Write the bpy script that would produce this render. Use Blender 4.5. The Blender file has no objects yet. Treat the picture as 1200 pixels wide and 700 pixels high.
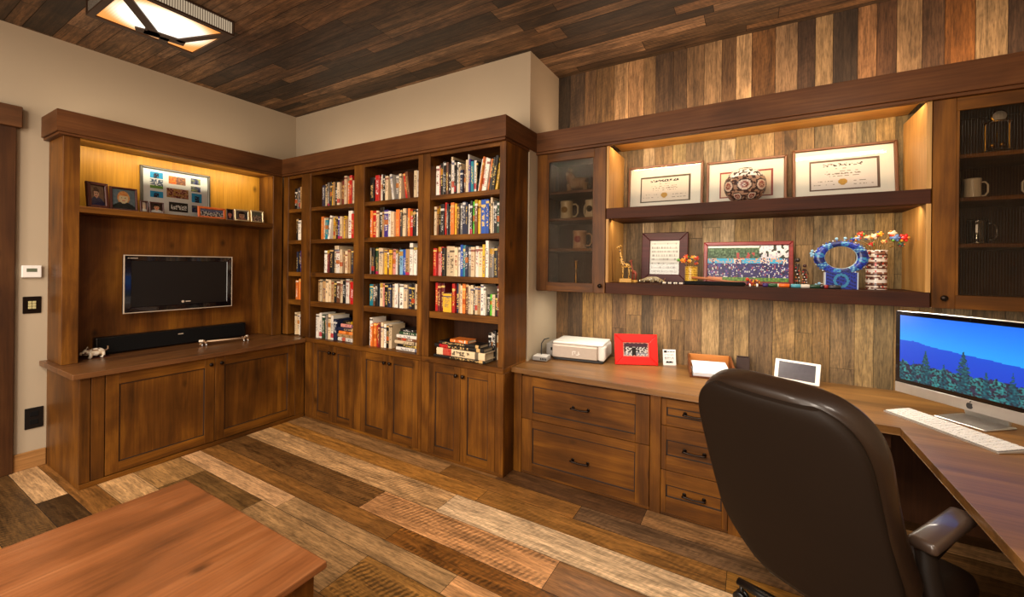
import bpy, bmesh, math, random
from mathutils import Vector, Matrix, Euler, noise
random.seed(7)
C = bpy.context.scene.collection
R = math.radians
PI = math.pi

# ------------------------------------------------------------------ helpers
def lin(c):
    return c / 12.92 if c <= 0.04045 else ((c + 0.055) / 1.055) ** 2.4
def hexc(h):
    h = h.lstrip('#')
    return tuple(lin(int(h[i:i + 2], 16) / 255) for i in (0, 2, 4))
def srgb(r, g, b):
    return (lin(max(0, min(1, r))), lin(max(0, min(1, g))), lin(max(0, min(1, b))))

class MB:
    """collects shapes in one bmesh"""
    def __init__(s):
        s.bm = bmesh.new()
        s.col = s.bm.loops.layers.float_color.new('Col')
        s.uv = s.bm.loops.layers.uv.new('UVMap')
    def face(s, pts, mi=0, col=None, uvs=None, smooth=False):
        vs = [s.bm.verts.new(p) for p in pts]
        f = s.bm.faces.new(vs); f.material_index = mi; f.smooth = smooth
        if col:
            for l in f.loops: l[s.col] = (*col, 1.0) if len(col) == 3 else col
        if uvs:
            for l, u in zip(f.loops, uvs): l[s.uv].uv = u
        return f
    def box(s, x0, x1, y0, y1, z0, z1, mi=0, bev=0.0, seg=1, M=None):
        P = [(x0, y0, z0), (x1, y0, z0), (x1, y1, z0), (x0, y1, z0), (x0, y0, z1), (x1, y0, z1), (x1, y1, z1), (x0, y1, z1)]
        vs = [s.bm.verts.new(M @ Vector(p) if M else p) for p in P]
        fs = []
        for q in ((0, 3, 2, 1), (4, 5, 6, 7), (0, 1, 5, 4), (1, 2, 6, 5), (2, 3, 7, 6), (3, 0, 4, 7)):
            f = s.bm.faces.new([vs[i] for i in q]); f.material_index = mi; fs.append(f)
        if bev > 0:
            es = list({e for f in fs for e in f.edges})
            r = bmesh.ops.bevel(s.bm, geom=es, offset=bev, segments=seg, affect='EDGES', profile=0.5, clamp_overlap=True)
            for f in r['faces']: f.material_index = mi
        return fs
    def prism(s, poly, z0, z1, mi=0, bev=0.0, M=None, seg=1, smooth=False):
        """poly: ccw list of (x, y), extruded along z"""
        a = [s.bm.verts.new(M @ Vector((x, y, z0)) if M else (x, y, z0)) for x, y in poly]
        b = [s.bm.verts.new(M @ Vector((x, y, z1)) if M else (x, y, z1)) for x, y in poly]
        n = len(poly); fs = []
        f = s.bm.faces.new(list(reversed(a))); f.material_index = mi; fs.append(f)
        f = s.bm.faces.new(b); f.material_index = mi; fs.append(f)
        for i in range(n):
            f = s.bm.faces.new([a[i], a[(i + 1) % n], b[(i + 1) % n], b[i]]); f.material_index = mi; f.smooth = smooth; fs.append(f)
        if bev > 0:
            es = list({e for f in fs[:2] for e in f.edges})
            r = bmesh.ops.bevel(s.bm, geom=es, offset=bev, segments=seg, affect='EDGES', profile=0.5, clamp_overlap=True)
            for f in r['faces']: f.material_index = mi; f.smooth = smooth
        return fs
    def tube(s, pts, rad, seg=10, mi=0, cap=True, squash=None, M=None):
        pts = [Vector(p) for p in pts]; n = len(pts)
        if not hasattr(rad, '__len__'): rad = [rad] * n
        rings = []; ref = None
        for i, p in enumerate(pts):
            d = (pts[min(i + 1, n - 1)] - pts[max(i - 1, 0)]).normalized()
            if ref is None:
                ref = Vector((0, 0, 1)) if abs(d.z) < 0.9 else Vector((1, 0, 0))
            a = d.cross(ref).normalized(); b = a.cross(d).normalized(); ref = b
            ring = []
            for k in range(seg):
                t = 2 * PI * k / seg
                q = p + (a * math.cos(t) + b * math.sin(t) * (squash or 1)) * rad[i]
                ring.append(s.bm.verts.new(M @ q if M else q))
            rings.append(ring)
        for i in range(n - 1):
            for k in range(seg):
                f = s.bm.faces.new([rings[i][k], rings[i][(k + 1) % seg], rings[i + 1][(k + 1) % seg], rings[i + 1][k]])
                f.material_index = mi; f.smooth = True
        if cap:
            f = s.bm.faces.new(list(reversed(rings[0]))); f.material_index = mi
            f = s.bm.faces.new(rings[-1]); f.material_index = mi
    def lathe(s, prof, seg=24, mi=0, c=(0, 0, 0), M=None, colf=None, smooth=True):
        """prof: list of (r, z)"""
        rings = []
        for r, z in prof:
            ring = []
            for k in range(seg):
                t = 2 * PI * k / seg
                q = Vector((c[0] + r * math.cos(t), c[1] + r * math.sin(t), c[2] + z))
                ring.append(s.bm.verts.new(M @ q if M else q))
            rings.append(ring)
        for i in range(len(prof) - 1):
            for k in range(seg):
                f = s.bm.faces.new([rings[i][k], rings[i][(k + 1) % seg], rings[i + 1][(k + 1) % seg], rings[i + 1][k]])
                f.material_index = mi; f.smooth = smooth
                if colf:
                    cc = colf((k + .5) / seg, (i + .5) / (len(prof) - 1))
                    for l in f.loops: l[s.col] = (*cc, 1)
        if prof[0][0] > 1e-5:
            f = s.bm.faces.new(list(reversed(rings[0]))); f.material_index = mi
            if colf:
                for l in f.loops: l[s.col] = (*colf(0, 0), 1)
        if prof[-1][0] > 1e-5:
            f = s.bm.faces.new(rings[-1]); f.material_index = mi
            if colf:
                for l in f.loops: l[s.col] = (*colf(0, 1), 1)
    def ball(s, c, r, mi=0, seg=10, col=None, sc=(1, 1, 1), M=None):
        n0 = len(s.bm.faces)
        rings = []
        m = max(4, seg // 2 + 1)
        for i in range(m + 1):
            a = PI * i / m
            ring = []
            for k in range(seg):
                t = 2 * PI * k / seg
                q = Vector((c[0] + r * sc[0] * math.sin(a) * math.cos(t), c[1] + r * sc[1] * math.sin(a) * math.sin(t), c[2] - r * sc[2] * math.cos(a)))
                ring.append(q)
            rings.append(ring)
        T = (lambda q: M @ q) if M else (lambda q: q)
        bot = s.bm.verts.new(T(rings[0][0])); top = s.bm.verts.new(T(rings[m][0]))
        vr = [[s.bm.verts.new(T(q)) for q in ring] for ring in rings[1:m]]
        fs = []
        for k in range(seg):
            fs.append(s.bm.faces.new([bot, vr[0][(k + 1) % seg], vr[0][k]]))
            fs.append(s.bm.faces.new([top, vr[-1][k], vr[-1][(k + 1) % seg]]))
            for i in range(len(vr) - 1):
                fs.append(s.bm.faces.new([vr[i][k], vr[i][(k + 1) % seg], vr[i + 1][(k + 1) % seg], vr[i + 1][k]]))
        for f in fs:
            f.material_index = mi; f.smooth = True
            if col:
                for l in f.loops: l[s.col] = (*col, 1)
    def grid(s, w, h, nx, ny, fn, mi=0, M=None, x0=0, z0=0):
        """picture painted face by face, in the local xz plane facing -y"""
        V = [[None] * (nx + 1) for _ in range(ny + 1)]
        for j in range(ny + 1):
            for i in range(nx + 1):
                q = Vector((x0 + w * i / nx, 0, z0 + h * j / ny))
                V[j][i] = s.bm.verts.new(M @ q if M else q)
        for j in range(ny):
            for i in range(nx):
                f = s.bm.faces.new([V[j][i], V[j][i + 1], V[j + 1][i + 1], V[j + 1][i]])
                f.material_index = mi
                c = srgb(*fn((i + .5) / nx, (j + .5) / ny))
                for l in f.loops: l[s.col] = (*c, 1)
    def build(s, name, mats, parent=None, world=False, recalc=True):
        if recalc: bmesh.ops.recalc_face_normals(s.bm, faces=s.bm.faces[:])
        me = bpy.data.meshes.new(name)
        if world and parent is not None:
            s.bm.transform(Matrix.Translation(-root_loc(parent)))
        s.bm.to_mesh(me); s.bm.free()
        for m in (mats if isinstance(mats, (list, tuple)) else [mats]): me.materials.append(m)
        o = bpy.data.objects.new(name, me); C.objects.link(o)
        if parent is not None: o.parent = parent
        return o

def root_loc(o):
    v = Vector(o.location)
    while o.parent: o = o.parent; v += Vector(o.location)
    return v
def tag(o, label, cat, group=None):
    o['label'] = label; o['category'] = cat
    if group: o['group'] = group
    return o
def thing(name, label, cat, loc=(0, 0, 0), rotz=0, lean=0, group=None):
    o = bpy.data.objects.new(name, None); C.objects.link(o)
    o.empty_display_size = .05
    o.location = loc; o.rotation_euler = (lean, 0, rotz)
    return tag(o, label, cat, group)
def struct(o): o['kind'] = 'structure'; return o
def copy_tree(o, parent=None):
    c = o.copy(); C.objects.link(c)
    if parent is not None: c.parent = parent
    for ch in list(o.children): copy_tree(ch, c)
    return c

# ------------------------------------------------------------------ materials
def newmat(name):
    m = bpy.data.materials.new(name); m.use_nodes = True
    nt = m.node_tree; nt.nodes.clear()
    out = nt.nodes.new('ShaderNodeOutputMaterial'); b = nt.nodes.new('ShaderNodeBsdfPrincipled')
    nt.links.new(b.outputs[0], out.inputs[0])
    return m, nt, b
def N(nt, t, **k):
    n = nt.nodes.new(t)
    for a, v in k.items(): setattr(n, a, v)
    return n
def plain(name, col, rough=.5, metal=0, coat=0, spec=.5, noise_amt=.08, emis=None, estr=0, bump=0, nscale=30):
    m, nt, b = newmat(name)
    b.inputs['Roughness'].default_value = rough; b.inputs['Metallic'].default_value = metal
    b.inputs['Coat Weight'].default_value = coat; b.inputs['Specular IOR Level'].default_value = spec
    c = hexc(col) if isinstance(col, str) else col
    tc = N(nt, 'ShaderNodeTexCoord'); nz = N(nt, 'ShaderNodeTexNoise'); nz.inputs['Scale'].default_value = nscale; nz.inputs['Detail'].default_value = 4
    nt.links.new(tc.outputs['Object'], nz.inputs['Vector'])
    mr = N(nt, 'ShaderNodeMapRange'); mr.inputs[3].default_value = 1 - noise_amt; mr.inputs[4].default_value = 1 + noise_amt
    nt.links.new(nz.outputs['Fac'], mr.inputs[0])
    mx = N(nt, 'ShaderNodeMix', data_type='RGBA', blend_type='MULTIPLY'); mx.inputs[0].default_value = 1
    mx.inputs[6].default_value = (*c, 1); nt.links.new(mr.outputs[0], mx.inputs[7])
    nt.links.new(mx.outputs[2], b.inputs['Base Color'])
    if bump:
        bp = N(nt, 'ShaderNodeBump'); bp.inputs['Strength'].default_value = bump; bp.inputs['Distance'].default_value = .01
        nt.links.new(nz.outputs['Fac'], bp.inputs['Height']); nt.links.new(bp.outputs[0], b.inputs['Normal'])
    if emis:
        b.inputs['Emission Color'].default_value = (*hexc(emis), 1); b.inputs['Emission Strength'].default_value = estr
    return m
def wood(name, dark, mid, light, axis='z', rough=.45, coat=.03, across=7.5, along=.9, knots=True, blotch=.85, bump=.03, spec=.22):
    m, nt, b = newmat(name); L = nt.links; b.inputs['Specular IOR Level'].default_value = spec
    tc = N(nt, 'ShaderNodeTexCoord'); oi = N(nt, 'ShaderNodeObjectInfo')
    cb = N(nt, 'ShaderNodeCombineXYZ')
    for i, k in enumerate((13.1, 7.7, 5.3)):
        mm = N(nt, 'ShaderNodeMath', operation='MULTIPLY'); mm.inputs[1].default_value = k
        L.new(oi.outputs['Random'], mm.inputs[0]); L.new(mm.outputs[0], cb.inputs[i])
    ad = N(nt, 'ShaderNodeVectorMath', operation='ADD'); L.new(tc.outputs['Object'], ad.inputs[0]); L.new(cb.outputs[0], ad.inputs[1])
    mp = N(nt, 'ShaderNodeMapping'); sc = [across] * 3; sc['xyz'.index(axis)] = along; mp.inputs['Scale'].default_value = sc
    L.new(ad.outputs[0], mp.inputs['Vector'])
    n1 = N(nt, 'ShaderNodeTexNoise'); n1.inputs['Scale'].default_value = 1.0; n1.inputs['Detail'].default_value = 8; n1.inputs['Roughness'].default_value = .62; n1.inputs['Distortion'].default_value = .9
    L.new(mp.outputs[0], n1.inputs['Vector'])
    n2 = N(nt, 'ShaderNodeTexNoise'); n2.inputs['Scale'].default_value = 2.3; n2.inputs['Detail'].default_value = 3
    L.new(ad.outputs[0], n2.inputs['Vector'])
    mx = N(nt, 'ShaderNodeMix'); mx.inputs[0].default_value = blotch * .5
    L.new(n1.outputs['Fac'], mx.inputs[2]); L.new(n2.outputs['Fac'], mx.inputs[3])
    rp = N(nt, 'ShaderNodeValToRGB'); e = rp.color_ramp.elements
    e[0].position = .3; e[0].color = (*hexc(dark), 1); e[1].position = .72; e[1].color = (*hexc(light), 1)
    k = e.new(.5); k.color = (*hexc(mid), 1)
    L.new(mx.outputs[0], rp.inputs[0])
    src = rp.outputs[0]
    # fine pores
    mp2 = N(nt, 'ShaderNodeMapping'); sc2 = [90] * 3; sc2['xyz'.index(axis)] = 3; mp2.inputs['Scale'].default_value = sc2; L.new(ad.outputs[0], mp2.inputs['Vector'])
    n3 = N(nt, 'ShaderNodeTexNoise'); n3.inputs['Scale'].default_value = 1; n3.inputs['Detail'].default_value = 3; L.new(mp2.outputs[0], n3.inputs['Vector'])
    mr = N(nt, 'ShaderNodeMapRange'); mr.inputs[1].default_value = .3; mr.inputs[2].default_value = .7; mr.inputs[3].default_value = .8; mr.inputs[4].default_value = 1.12; L.new(n3.outputs['Fac'], mr.inputs[0])
    mu = N(nt, 'ShaderNodeMix', data_type='RGBA', blend_type='MULTIPLY'); mu.inputs[0].default_value = 1; L.new(src, mu.inputs[6]); L.new(mr.outputs[0], mu.inputs[7]); src = mu.outputs[2]
    if knots:
        vo = N(nt, 'ShaderNodeTexVoronoi'); vo.inputs['Scale'].default_value = 3.2
        mp3 = N(nt, 'ShaderNodeMapping'); sc3 = [1.5] * 3; sc3['xyz'.index(axis)] = .9; mp3.inputs['Scale'].default_value = sc3; L.new(ad.outputs[0], mp3.inputs['Vector']); L.new(mp3.outputs[0], vo.inputs['Vector'])
        m2 = N(nt, 'ShaderNodeMapRange'); m2.inputs[1].default_value = .03; m2.inputs[2].default_value = .13; m2.inputs[3].default_value = .28; m2.inputs[4].default_value = 1; L.new(vo.outputs['Distance'], m2.inputs[0])
        mk = N(nt, 'ShaderNodeMix', data_type='RGBA', blend_type='MULTIPLY'); mk.inputs[0].default_value = .85; L.new(src, mk.inputs[6]); L.new(m2.outputs[0], mk.inputs[7]); src = mk.outputs[2]
    L.new(src, b.inputs['Base Color'])
    b.inputs['Roughness'].default_value = rough; b.inputs['Coat Weight'].default_value = coat; b.inputs['Coat Roughness'].default_value = .25
    bp = N(nt, 'ShaderNodeBump'); bp.inputs['Strength'].default_value = bump * 4; bp.inputs['Distance'].default_value = .002; L.new(n3.outputs['Fac'], bp.inputs['Height']); L.new(bp.outputs[0], b.inputs['Normal'])
    return m
def planks_mat(name, rough=.55, saw=1.0, contrast=.55, spec=.4, bump=.25):
    """reclaimed boards: corner colour 'Col' (alpha = strength of saw marks), uv in metres with u along the board"""
    m, nt, b = newmat(name); L = nt.links
    at = N(nt, 'ShaderNodeAttribute', attribute_name='Col'); uv = N(nt, 'ShaderNodeUVMap', uv_map='UVMap')
    def nz(su, sv, detail=6, dist=0.5):
        mp = N(nt, 'ShaderNodeMapping'); mp.inputs['Scale'].default_value = (su, sv, 1); L.new(uv.outputs[0], mp.inputs['Vector'])
        t = N(nt, 'ShaderNodeTexNoise'); t.inputs['Scale'].default_value = 1; t.inputs['Detail'].default_value = detail; t.inputs['Distortion'].default_value = dist; t.inputs['Roughness'].default_value = .65
        L.new(mp.outputs[0], t.inputs['Vector']); return t
    g = nz(1.6, 38); bl = nz(2.2, 7, 4, 1.2); sp = nz(14, 120, 5, .3)
    def mrange(s, a, b_, c, d):
        r = N(nt, 'ShaderNodeMapRange'); r.inputs[1].default_value = a; r.inputs[2].default_value = b_; r.inputs[3].default_value = c; r.inputs[4].default_value = d; L.new(s, r.inputs[0]); return r.outputs[0]
    def mul(a, f):
        x = N(nt, 'ShaderNodeMix', data_type='RGBA', blend_type='MULTIPLY'); x.inputs[0].default_value = 1; L.new(a, x.inputs[6]); L.new(f, x.inputs[7]); return x.outputs[2]
    c = mul(at.outputs['Color'], mrange(g.outputs['Fac'], .3, .7, 1 - contrast, 1 + contrast * .55))
    c = mul(c, mrange(bl.outputs['Fac'], .35, .65, 1 - contrast * .7, 1 + contrast * .35))
    c = mul(c, mrange(sp.outputs['Fac'], .36, .56, .6, 1.12))
    wv = N(nt, 'ShaderNodeTexWave', wave_type='BANDS', bands_direction='X'); wv.inputs['Scale'].default_value = 11; wv.inputs['Distortion'].default_value = 3.2; wv.inputs['Detail'].default_value = 4; wv.inputs['Detail Scale'].default_value = 2.5
    mpw = N(nt, 'ShaderNodeMapping'); mpw.inputs['Scale'].default_value = (1, .8, 1); mpw.inputs['Rotation'].default_value = (0, 0, .5); L.new(uv.outputs[0], mpw.inputs['Vector']); L.new(mpw.outputs[0], wv.inputs['Vector'])
    sawf = mrange(wv.outputs['Color'], .25, .75, .3, 1.1)
    sx = N(nt, 'ShaderNodeMix', data_type='RGBA', blend_type='MULTIPLY')
    mm = N(nt, 'ShaderNodeMath', operation='MULTIPLY'); mm.use_clamp = True
    bq = nz(1.5, 9, 5, 1.6); pat = mrange(bq.outputs['Fac'], .42, .58, 1, .0)
    L.new(at.outputs['Alpha'], mm.inputs[0]); L.new(pat, mm.inputs[1])
    ms = N(nt, 'ShaderNodeMath', operation='MULTIPLY'); ms.inputs[1].default_value = saw; L.new(mm.outputs[0], ms.inputs[0])
    L.new(ms.outputs[0], sx.inputs[0]); L.new(c, sx.inputs[6]); L.new(sawf, sx.inputs[7]); c = sx.outputs[2]
    st = nz(1.1, 6.5, 7, 2.2); stain = mrange(st.outputs['Fac'], .56, .66, 0, 1)   # dark weathered stains
    sd = N(nt, 'ShaderNodeMix', data_type='RGBA', blend_type='MULTIPLY'); m5 = N(nt, 'ShaderNodeMath', operation='MULTIPLY'); m6 = N(nt, 'ShaderNodeMath', operation='MULTIPLY_ADD'); m6.inputs[1].default_value = .6; m6.inputs[2].default_value = .2; m6.use_clamp = True
    L.new(at.outputs['Alpha'], m6.inputs[0]); L.new(stain, m5.inputs[0]); L.new(m6.outputs[0], m5.inputs[1]); L.new(m5.outputs[0], sd.inputs[0]); sd.inputs[7].default_value = (.2, .16, .12, 1); L.new(c, sd.inputs[6]); c = sd.outputs[2]
    L.new(c, b.inputs['Base Color']); b.inputs['Roughness'].default_value = rough; b.inputs['Specular IOR Level'].default_value = spec
    bp = N(nt, 'ShaderNodeBump'); bp.inputs['Strength'].default_value = bump; bp.inputs['Distance'].default_value = .004; L.new(g.outputs['Fac'], bp.inputs['Height']); L.new(bp.outputs[0], b.inputs['Normal'])
    return m
def colmat(name, rough=.45, spec=.4, coat=0, emis=0, metal=0):
    m, nt, b = newmat(name)
    at = N(nt, 'ShaderNodeAttribute', attribute_name='Col')
    b.inputs['Roughness'].default_value = rough; b.inputs['Specular IOR Level'].default_value = spec; b.inputs['Coat Weight'].default_value = coat; b.inputs['Metallic'].default_value = metal
    if emis:
        b.inputs['Base Color'].default_value = (.01, .01, .01, 1)
        nt.links.new(at.outputs['Color'], b.inputs['Emission Color']); b.inputs['Emission Strength'].default_value = emis
    else:
        nt.links.new(at.outputs['Color'], b.inputs['Base Color'])
    return m
def emit(name, col, s):
    return plain(name, '#202020', emis=col, estr=s)

DK, MD, LT = '#1f0f04', '#5b350e', '#8e5a1a'
WZ = wood('alder_vertical', DK, MD, LT, 'z')
WX = wood('alder_along_x', DK, MD, LT, 'x')
WY = wood('alder_along_y', DK, MD, LT, 'y')
WGOLD = wood('glow_gold_back_panel', '#8a5a16', '#b07a22', '#c99238', 'z', across=4, bump=.01)  # back panel wood turned golden, the niche strip's glow put into its colour
WBACK = wood('alder_back_panel', '#331a07', '#6c3f12', '#96611c', 'z', across=5)
WCROWN_X = wood('crown_alder_x', '#40240f', '#5e381b', '#744a27', 'x', knots=False, rough=.5, coat=.04)
WCROWN_Y = wood('crown_alder_y', '#40240f', '#5e381b', '#744a27', 'y', knots=False, rough=.5, coat=.04)
WTOPX = wood('countertop_x', '#57391a', '#7c5427', '#976b38', 'x', knots=False, rough=.42, coat=.1, blotch=.3, spec=.45)
WTOPY = wood('countertop_y', '#3f2510', '#653f20', '#7e5429', 'y', knots=False, rough=.38, coat=.25, blotch=.3, spec=.45)
WSHELF = wood('dark_shelf_wood', '#2a1208', '#401d0b', '#52290f', 'x', knots=False, rough=.6, coat=0)
WTABLE = wood('table_cherry', '#4a2912', '#7a4826', '#96623c', 'y', across=5, knots=True, rough=.3, coat=.3, blotch=.7, spec=.5)
WTABLEZ = wood('table_cherry_side', '#3d1d0c', '#5c3015', '#74421f', 'z', rough=.4)
DOORW = wood('door_walnut', '#22120a', '#40240f', '#553418', 'z', rough=.5)
DOORWY = wood('door_walnut_y', '#3d2413', '#59381f', '#6d4728', 'y', rough=.5)
FLOORM = planks_mat('reclaimed_floor_boards', rough=.38, saw=.85, contrast=.5, spec=.45, bump=.15)
CEILM = planks_mat('reclaimed_ceiling_boards', rough=.6, saw=.6, contrast=.72, bump=.3)
BARNM = planks_mat('barnwood_wall_boards', rough=.7, saw=.25, contrast=.5, bump=.35)
GAP = plain('board_gap', '#120b06', .9)
PLASTER = plain('cream_plaster', '#a99880', .85, noise_amt=.07, nscale=1.6, bump=.02)
PLASTER2 = plain('pale_green_plaster', '#c9c6a4', .85, noise_amt=.03, nscale=2)
BASEB = wood('pine_baseboard', '#8a5f34', '#a87a48', '#bb8f5c', 'y', knots=False)
KNOBM = plain('oil_rubbed_bronze', '#241a14', .35, metal=.8)
BLACKP = plain('black_plastic', '#0c0b0b', .35)
BLACKM = plain('matt_black', '#050404', .7, spec=.2)
TVGLASS = plain('tv_panel', '#07060a', .12, coat=.6, spec=.5)
CHROME = plain('polished_rim', '#d8c6b0', .3, metal=.35)
ALU = plain('brushed_aluminium', '#c9c6c2', .32, metal=.75)
WHITEP = plain('white_plastic', '#e2ddd6', .4)
SILVERP = plain('warm_silver_plastic', '#b3a496', .35, metal=.35)
GREYP = plain('grey_plastic', '#8f8a84', .4)
LEATHER = plain('brown_black_leather', '#1a110a', .6, coat=.0, spec=.18, noise_amt=.12, nscale=6, bump=.15)
LEATHER2 = plain('leather_seam', '#241810', .36, coat=.12, spec=.35, noise_amt=.1, nscale=14, bump=.1)
LEATHERARM = plain('arm_pad_leather', '#4a3a30', .32, coat=.3, noise_amt=.1, nscale=10)
REDM = plain('red_lacquer', '#d8130f', .35, coat=.3)
BRASS = plain('brass', '#b5852f', .25, metal=.95)
PRINT = colmat('printed_paper', .4)
PRINTG = colmat('print_under_glass', .25, coat=.5)
SCREEN = colmat('lit_screen', emis=1.0)
BEADS = colmat('coloured_beads', .3, coat=.3)
CERAM = colmat('painted_ceramic', .35, coat=.2)
CARVE = colmat('painted_carving', .5)
IRON = plain('dark_iron', '#3a2618', .5, metal=.3)
DIFF = emit('light_diffuser', '#fff0dc', 2.6)
DIFFO = emit('amber_diffuser', '#e0904a', 1.1)
LEDDOT = emit('led_dot', '#fff1d8', 14)

# ribbed glass
def ribbed():
    m = bpy.data.materials.new('ribbed_glass'); m.use_nodes = True; nt = m.node_tree; nt.nodes.clear(); L = nt.links
    out = N(nt, 'ShaderNodeOutputMaterial'); tr = N(nt, 'ShaderNodeBsdfTransparent'); gl = N(nt, 'ShaderNodeBsdfGlossy'); mx = N(nt, 'ShaderNodeMixShader')
    tr.inputs[0].default_value = (.55, .49, .41, 1); gl.inputs['Roughness'].default_value = .15; gl.inputs[0].default_value = (.7, .58, .44, 1)
    lw = N(nt, 'ShaderNodeLayerWeight'); lw.inputs[0].default_value = .35
    mr = N(nt, 'ShaderNodeMapRange'); mr.inputs[3].default_value = .004; mr.inputs[4].default_value = .12; L.new(lw.outputs['Facing'], mr.inputs[0])
    tc = N(nt, 'ShaderNodeTexCoord'); wv = N(nt, 'ShaderNodeTexWave', wave_type='BANDS', bands_direction='X'); wv.inputs['Scale'].default_value = 29; L.new(tc.outputs['Object'], wv.inputs['Vector'])
    rg = N(nt, 'ShaderNodeMapRange'); rg.inputs[1].default_value = .9; rg.inputs[2].default_value = .98; rg.inputs[3].default_value = 0; rg.inputs[4].default_value = .15; L.new(wv.outputs['Color'], rg.inputs[0])
    sm = N(nt, 'ShaderNodeMath', operation='ADD'); sm.use_clamp = True; L.new(mr.outputs[0], sm.inputs[0]); L.new(rg.outputs[0], sm.inputs[1])
    L.new(sm.outputs[0], mx.inputs[0]); L.new(tr.outputs[0], mx.inputs[1]); L.new(gl.outputs[0], mx.inputs[2]); L.new(mx.outputs[0], out.inputs[0])
    return m
RIB = ribbed()
def clearglass(name, tint=(.93, .93, .9), fac=.06):
    m = bpy.data.materials.new(name); m.use_nodes = True; nt = m.node_tree; nt.nodes.clear(); L = nt.links
    out = N(nt, 'ShaderNodeOutputMaterial'); tr = N(nt, 'ShaderNodeBsdfTransparent'); gl = N(nt, 'ShaderNodeBsdfGlossy'); mx = N(nt, 'ShaderNodeMixShader')
    tr.inputs[0].default_value = (*tint, 1); gl.inputs['Roughness'].default_value = .03
    fr = N(nt, 'ShaderNodeFresnel'); fr.inputs[0].default_value = 1.45
    ad = N(nt, 'ShaderNodeMath', operation='ADD'); ad.inputs[1].default_value = fac; ad.use_clamp = True; L.new(fr.outputs[0], ad.inputs[0])
    L.new(ad.outputs[0], mx.inputs[0]); L.new(tr.outputs[0], mx.inputs[1]); L.new(gl.outputs[0], mx.inputs[2]); L.new(mx.outputs[0], out.inputs[0])
    return m
GLASS = clearglass('picture_glass', fac=.0)
MUGGLASS = clearglass('mug_glass', (.85, .8, .7), .12)

# book cover: colour of the object, ink from its own property
def bookmat():
    m, nt, b = newmat('book_cover'); L = nt.links
    oi = N(nt, 'ShaderNodeObjectInfo'); ink = N(nt, 'ShaderNodeAttribute', attribute_type='OBJECT', attribute_name='ink')
    tc = N(nt, 'ShaderNodeTexCoord'); geo = N(nt, 'ShaderNodeNewGeometry')
    sx = N(nt, 'ShaderNodeSeparateXYZ'); L.new(tc.outputs['Generated'], sx.inputs[0])
    # lettering: noise stretched along the spine, only in a title zone
    cb = N(nt, 'ShaderNodeCombineXYZ')
    def mth(op, a, bb):
        n = N(nt, 'ShaderNodeMath', operation=op)
        for i, v in enumerate((a, bb)):
            if isinstance(v, (int, float)): n.inputs[i].default_value = v
            else: L.new(v, n.inputs[i])
        return n.outputs[0]
    rnd = mth('MULTIPLY', oi.outputs['Random'], 37.0)
    L.new(mth('MULTIPLY', sx.outputs[0], 2.2), cb.inputs[0]); L.new(rnd, cb.inputs[1]); L.new(mth('MULTIPLY', sx.outputs[2], 34.0), cb.inputs[2])
    nz = N(nt, 'ShaderNodeTexNoise'); nz.inputs['Scale'].default_value = 1; nz.inputs['Detail'].default_value = 2; L.new(cb.outputs[0], nz.inputs['Vector'])
    let = mth('GREATER_THAN', nz.outputs['Fac'], .53)
    r2 = mth('FRACT', mth('MULTIPLY', oi.outputs['Random'], 91.7), 0.0)
    lo = mth('MULTIPLY_ADD', r2, .3); nt.nodes[-1].inputs[2].default_value = .08
    hi = mth('ADD', lo, .56)
    zone = mth('MULTIPLY', mth('GREATER_THAN', sx.outputs[2], lo), mth('LESS_THAN', sx.outputs[2], hi))
    side = mth('MULTIPLY', mth('GREATER_THAN', sx.outputs[0], .2), mth('LESS_THAN', sx.outputs[0], .8))
    spine = mth('LESS_THAN', sx.outputs[1], .06)
    r3 = mth('FRACT', mth('MULTIPLY', oi.outputs['Random'], 17.3), 0.0)
    band = mth('MULTIPLY', mth('LESS_THAN', mth('ABSOLUTE', mth('SUBTRACT', sx.outputs[2], mth('MULTIPLY_ADD', r3, .25)), 0.0), .035), mth('GREATER_THAN', r3, .35))
    for n in nt.nodes:
        if n.type == 'MATH' and n.operation == 'MULTIPLY_ADD' and n.inputs[2].default_value == .5: n.inputs[2].default_value = .7
    fac = mth('MULTIPLY', spine, mth('MAXIMUM', mth('MULTIPLY', mth('MULTIPLY', let, zone), side), band))
    mx = N(nt, 'ShaderNodeMix', data_type='RGBA'); L.new(mth('MULTIPLY', fac, .85), mx.inputs[0]); L.new(oi.outputs['Color'], mx.inputs[6]); L.new(ink.outputs['Color'], mx.inputs[7])
    r5 = mth('FRACT', mth('MULTIPLY', oi.outputs['Random'], 53.1), 0.0)
    blk = mth('MULTIPLY', mth('GREATER_THAN', r5, .75), mth('MULTIPLY', spine, mth('LESS_THAN', mth('ABSOLUTE', mth('SUBTRACT', sx.outputs[2], r2), 0.0), .09)))
    hs = N(nt, 'ShaderNodeHueSaturation'); hs.inputs['Saturation'].default_value = 1.5; hs.inputs['Value'].default_value = .75; L.new(mth('ADD', mth('MULTIPLY', r2, .13), .46), hs.inputs['Hue']); hs.inputs['Color'].default_value = (.6, .12, .08, 1)
    m9 = N(nt, 'ShaderNodeMix', data_type='RGBA'); L.new(mth('MULTIPLY', blk, .9), m9.inputs[0]); L.new(mx.outputs[2], m9.inputs[6]); L.new(hs.outputs[0], m9.inputs[7])
    L.new(m9.outputs[2], b.inputs['Base Color']); b.inputs['Roughness'].default_value = .4; b.inputs['Coat Weight'].default_value = .1
    return m
BOOK = bookmat()
PAGES = plain('page_edges', '#d9c7a4', .8, noise_amt=.15, nscale=120)

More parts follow.
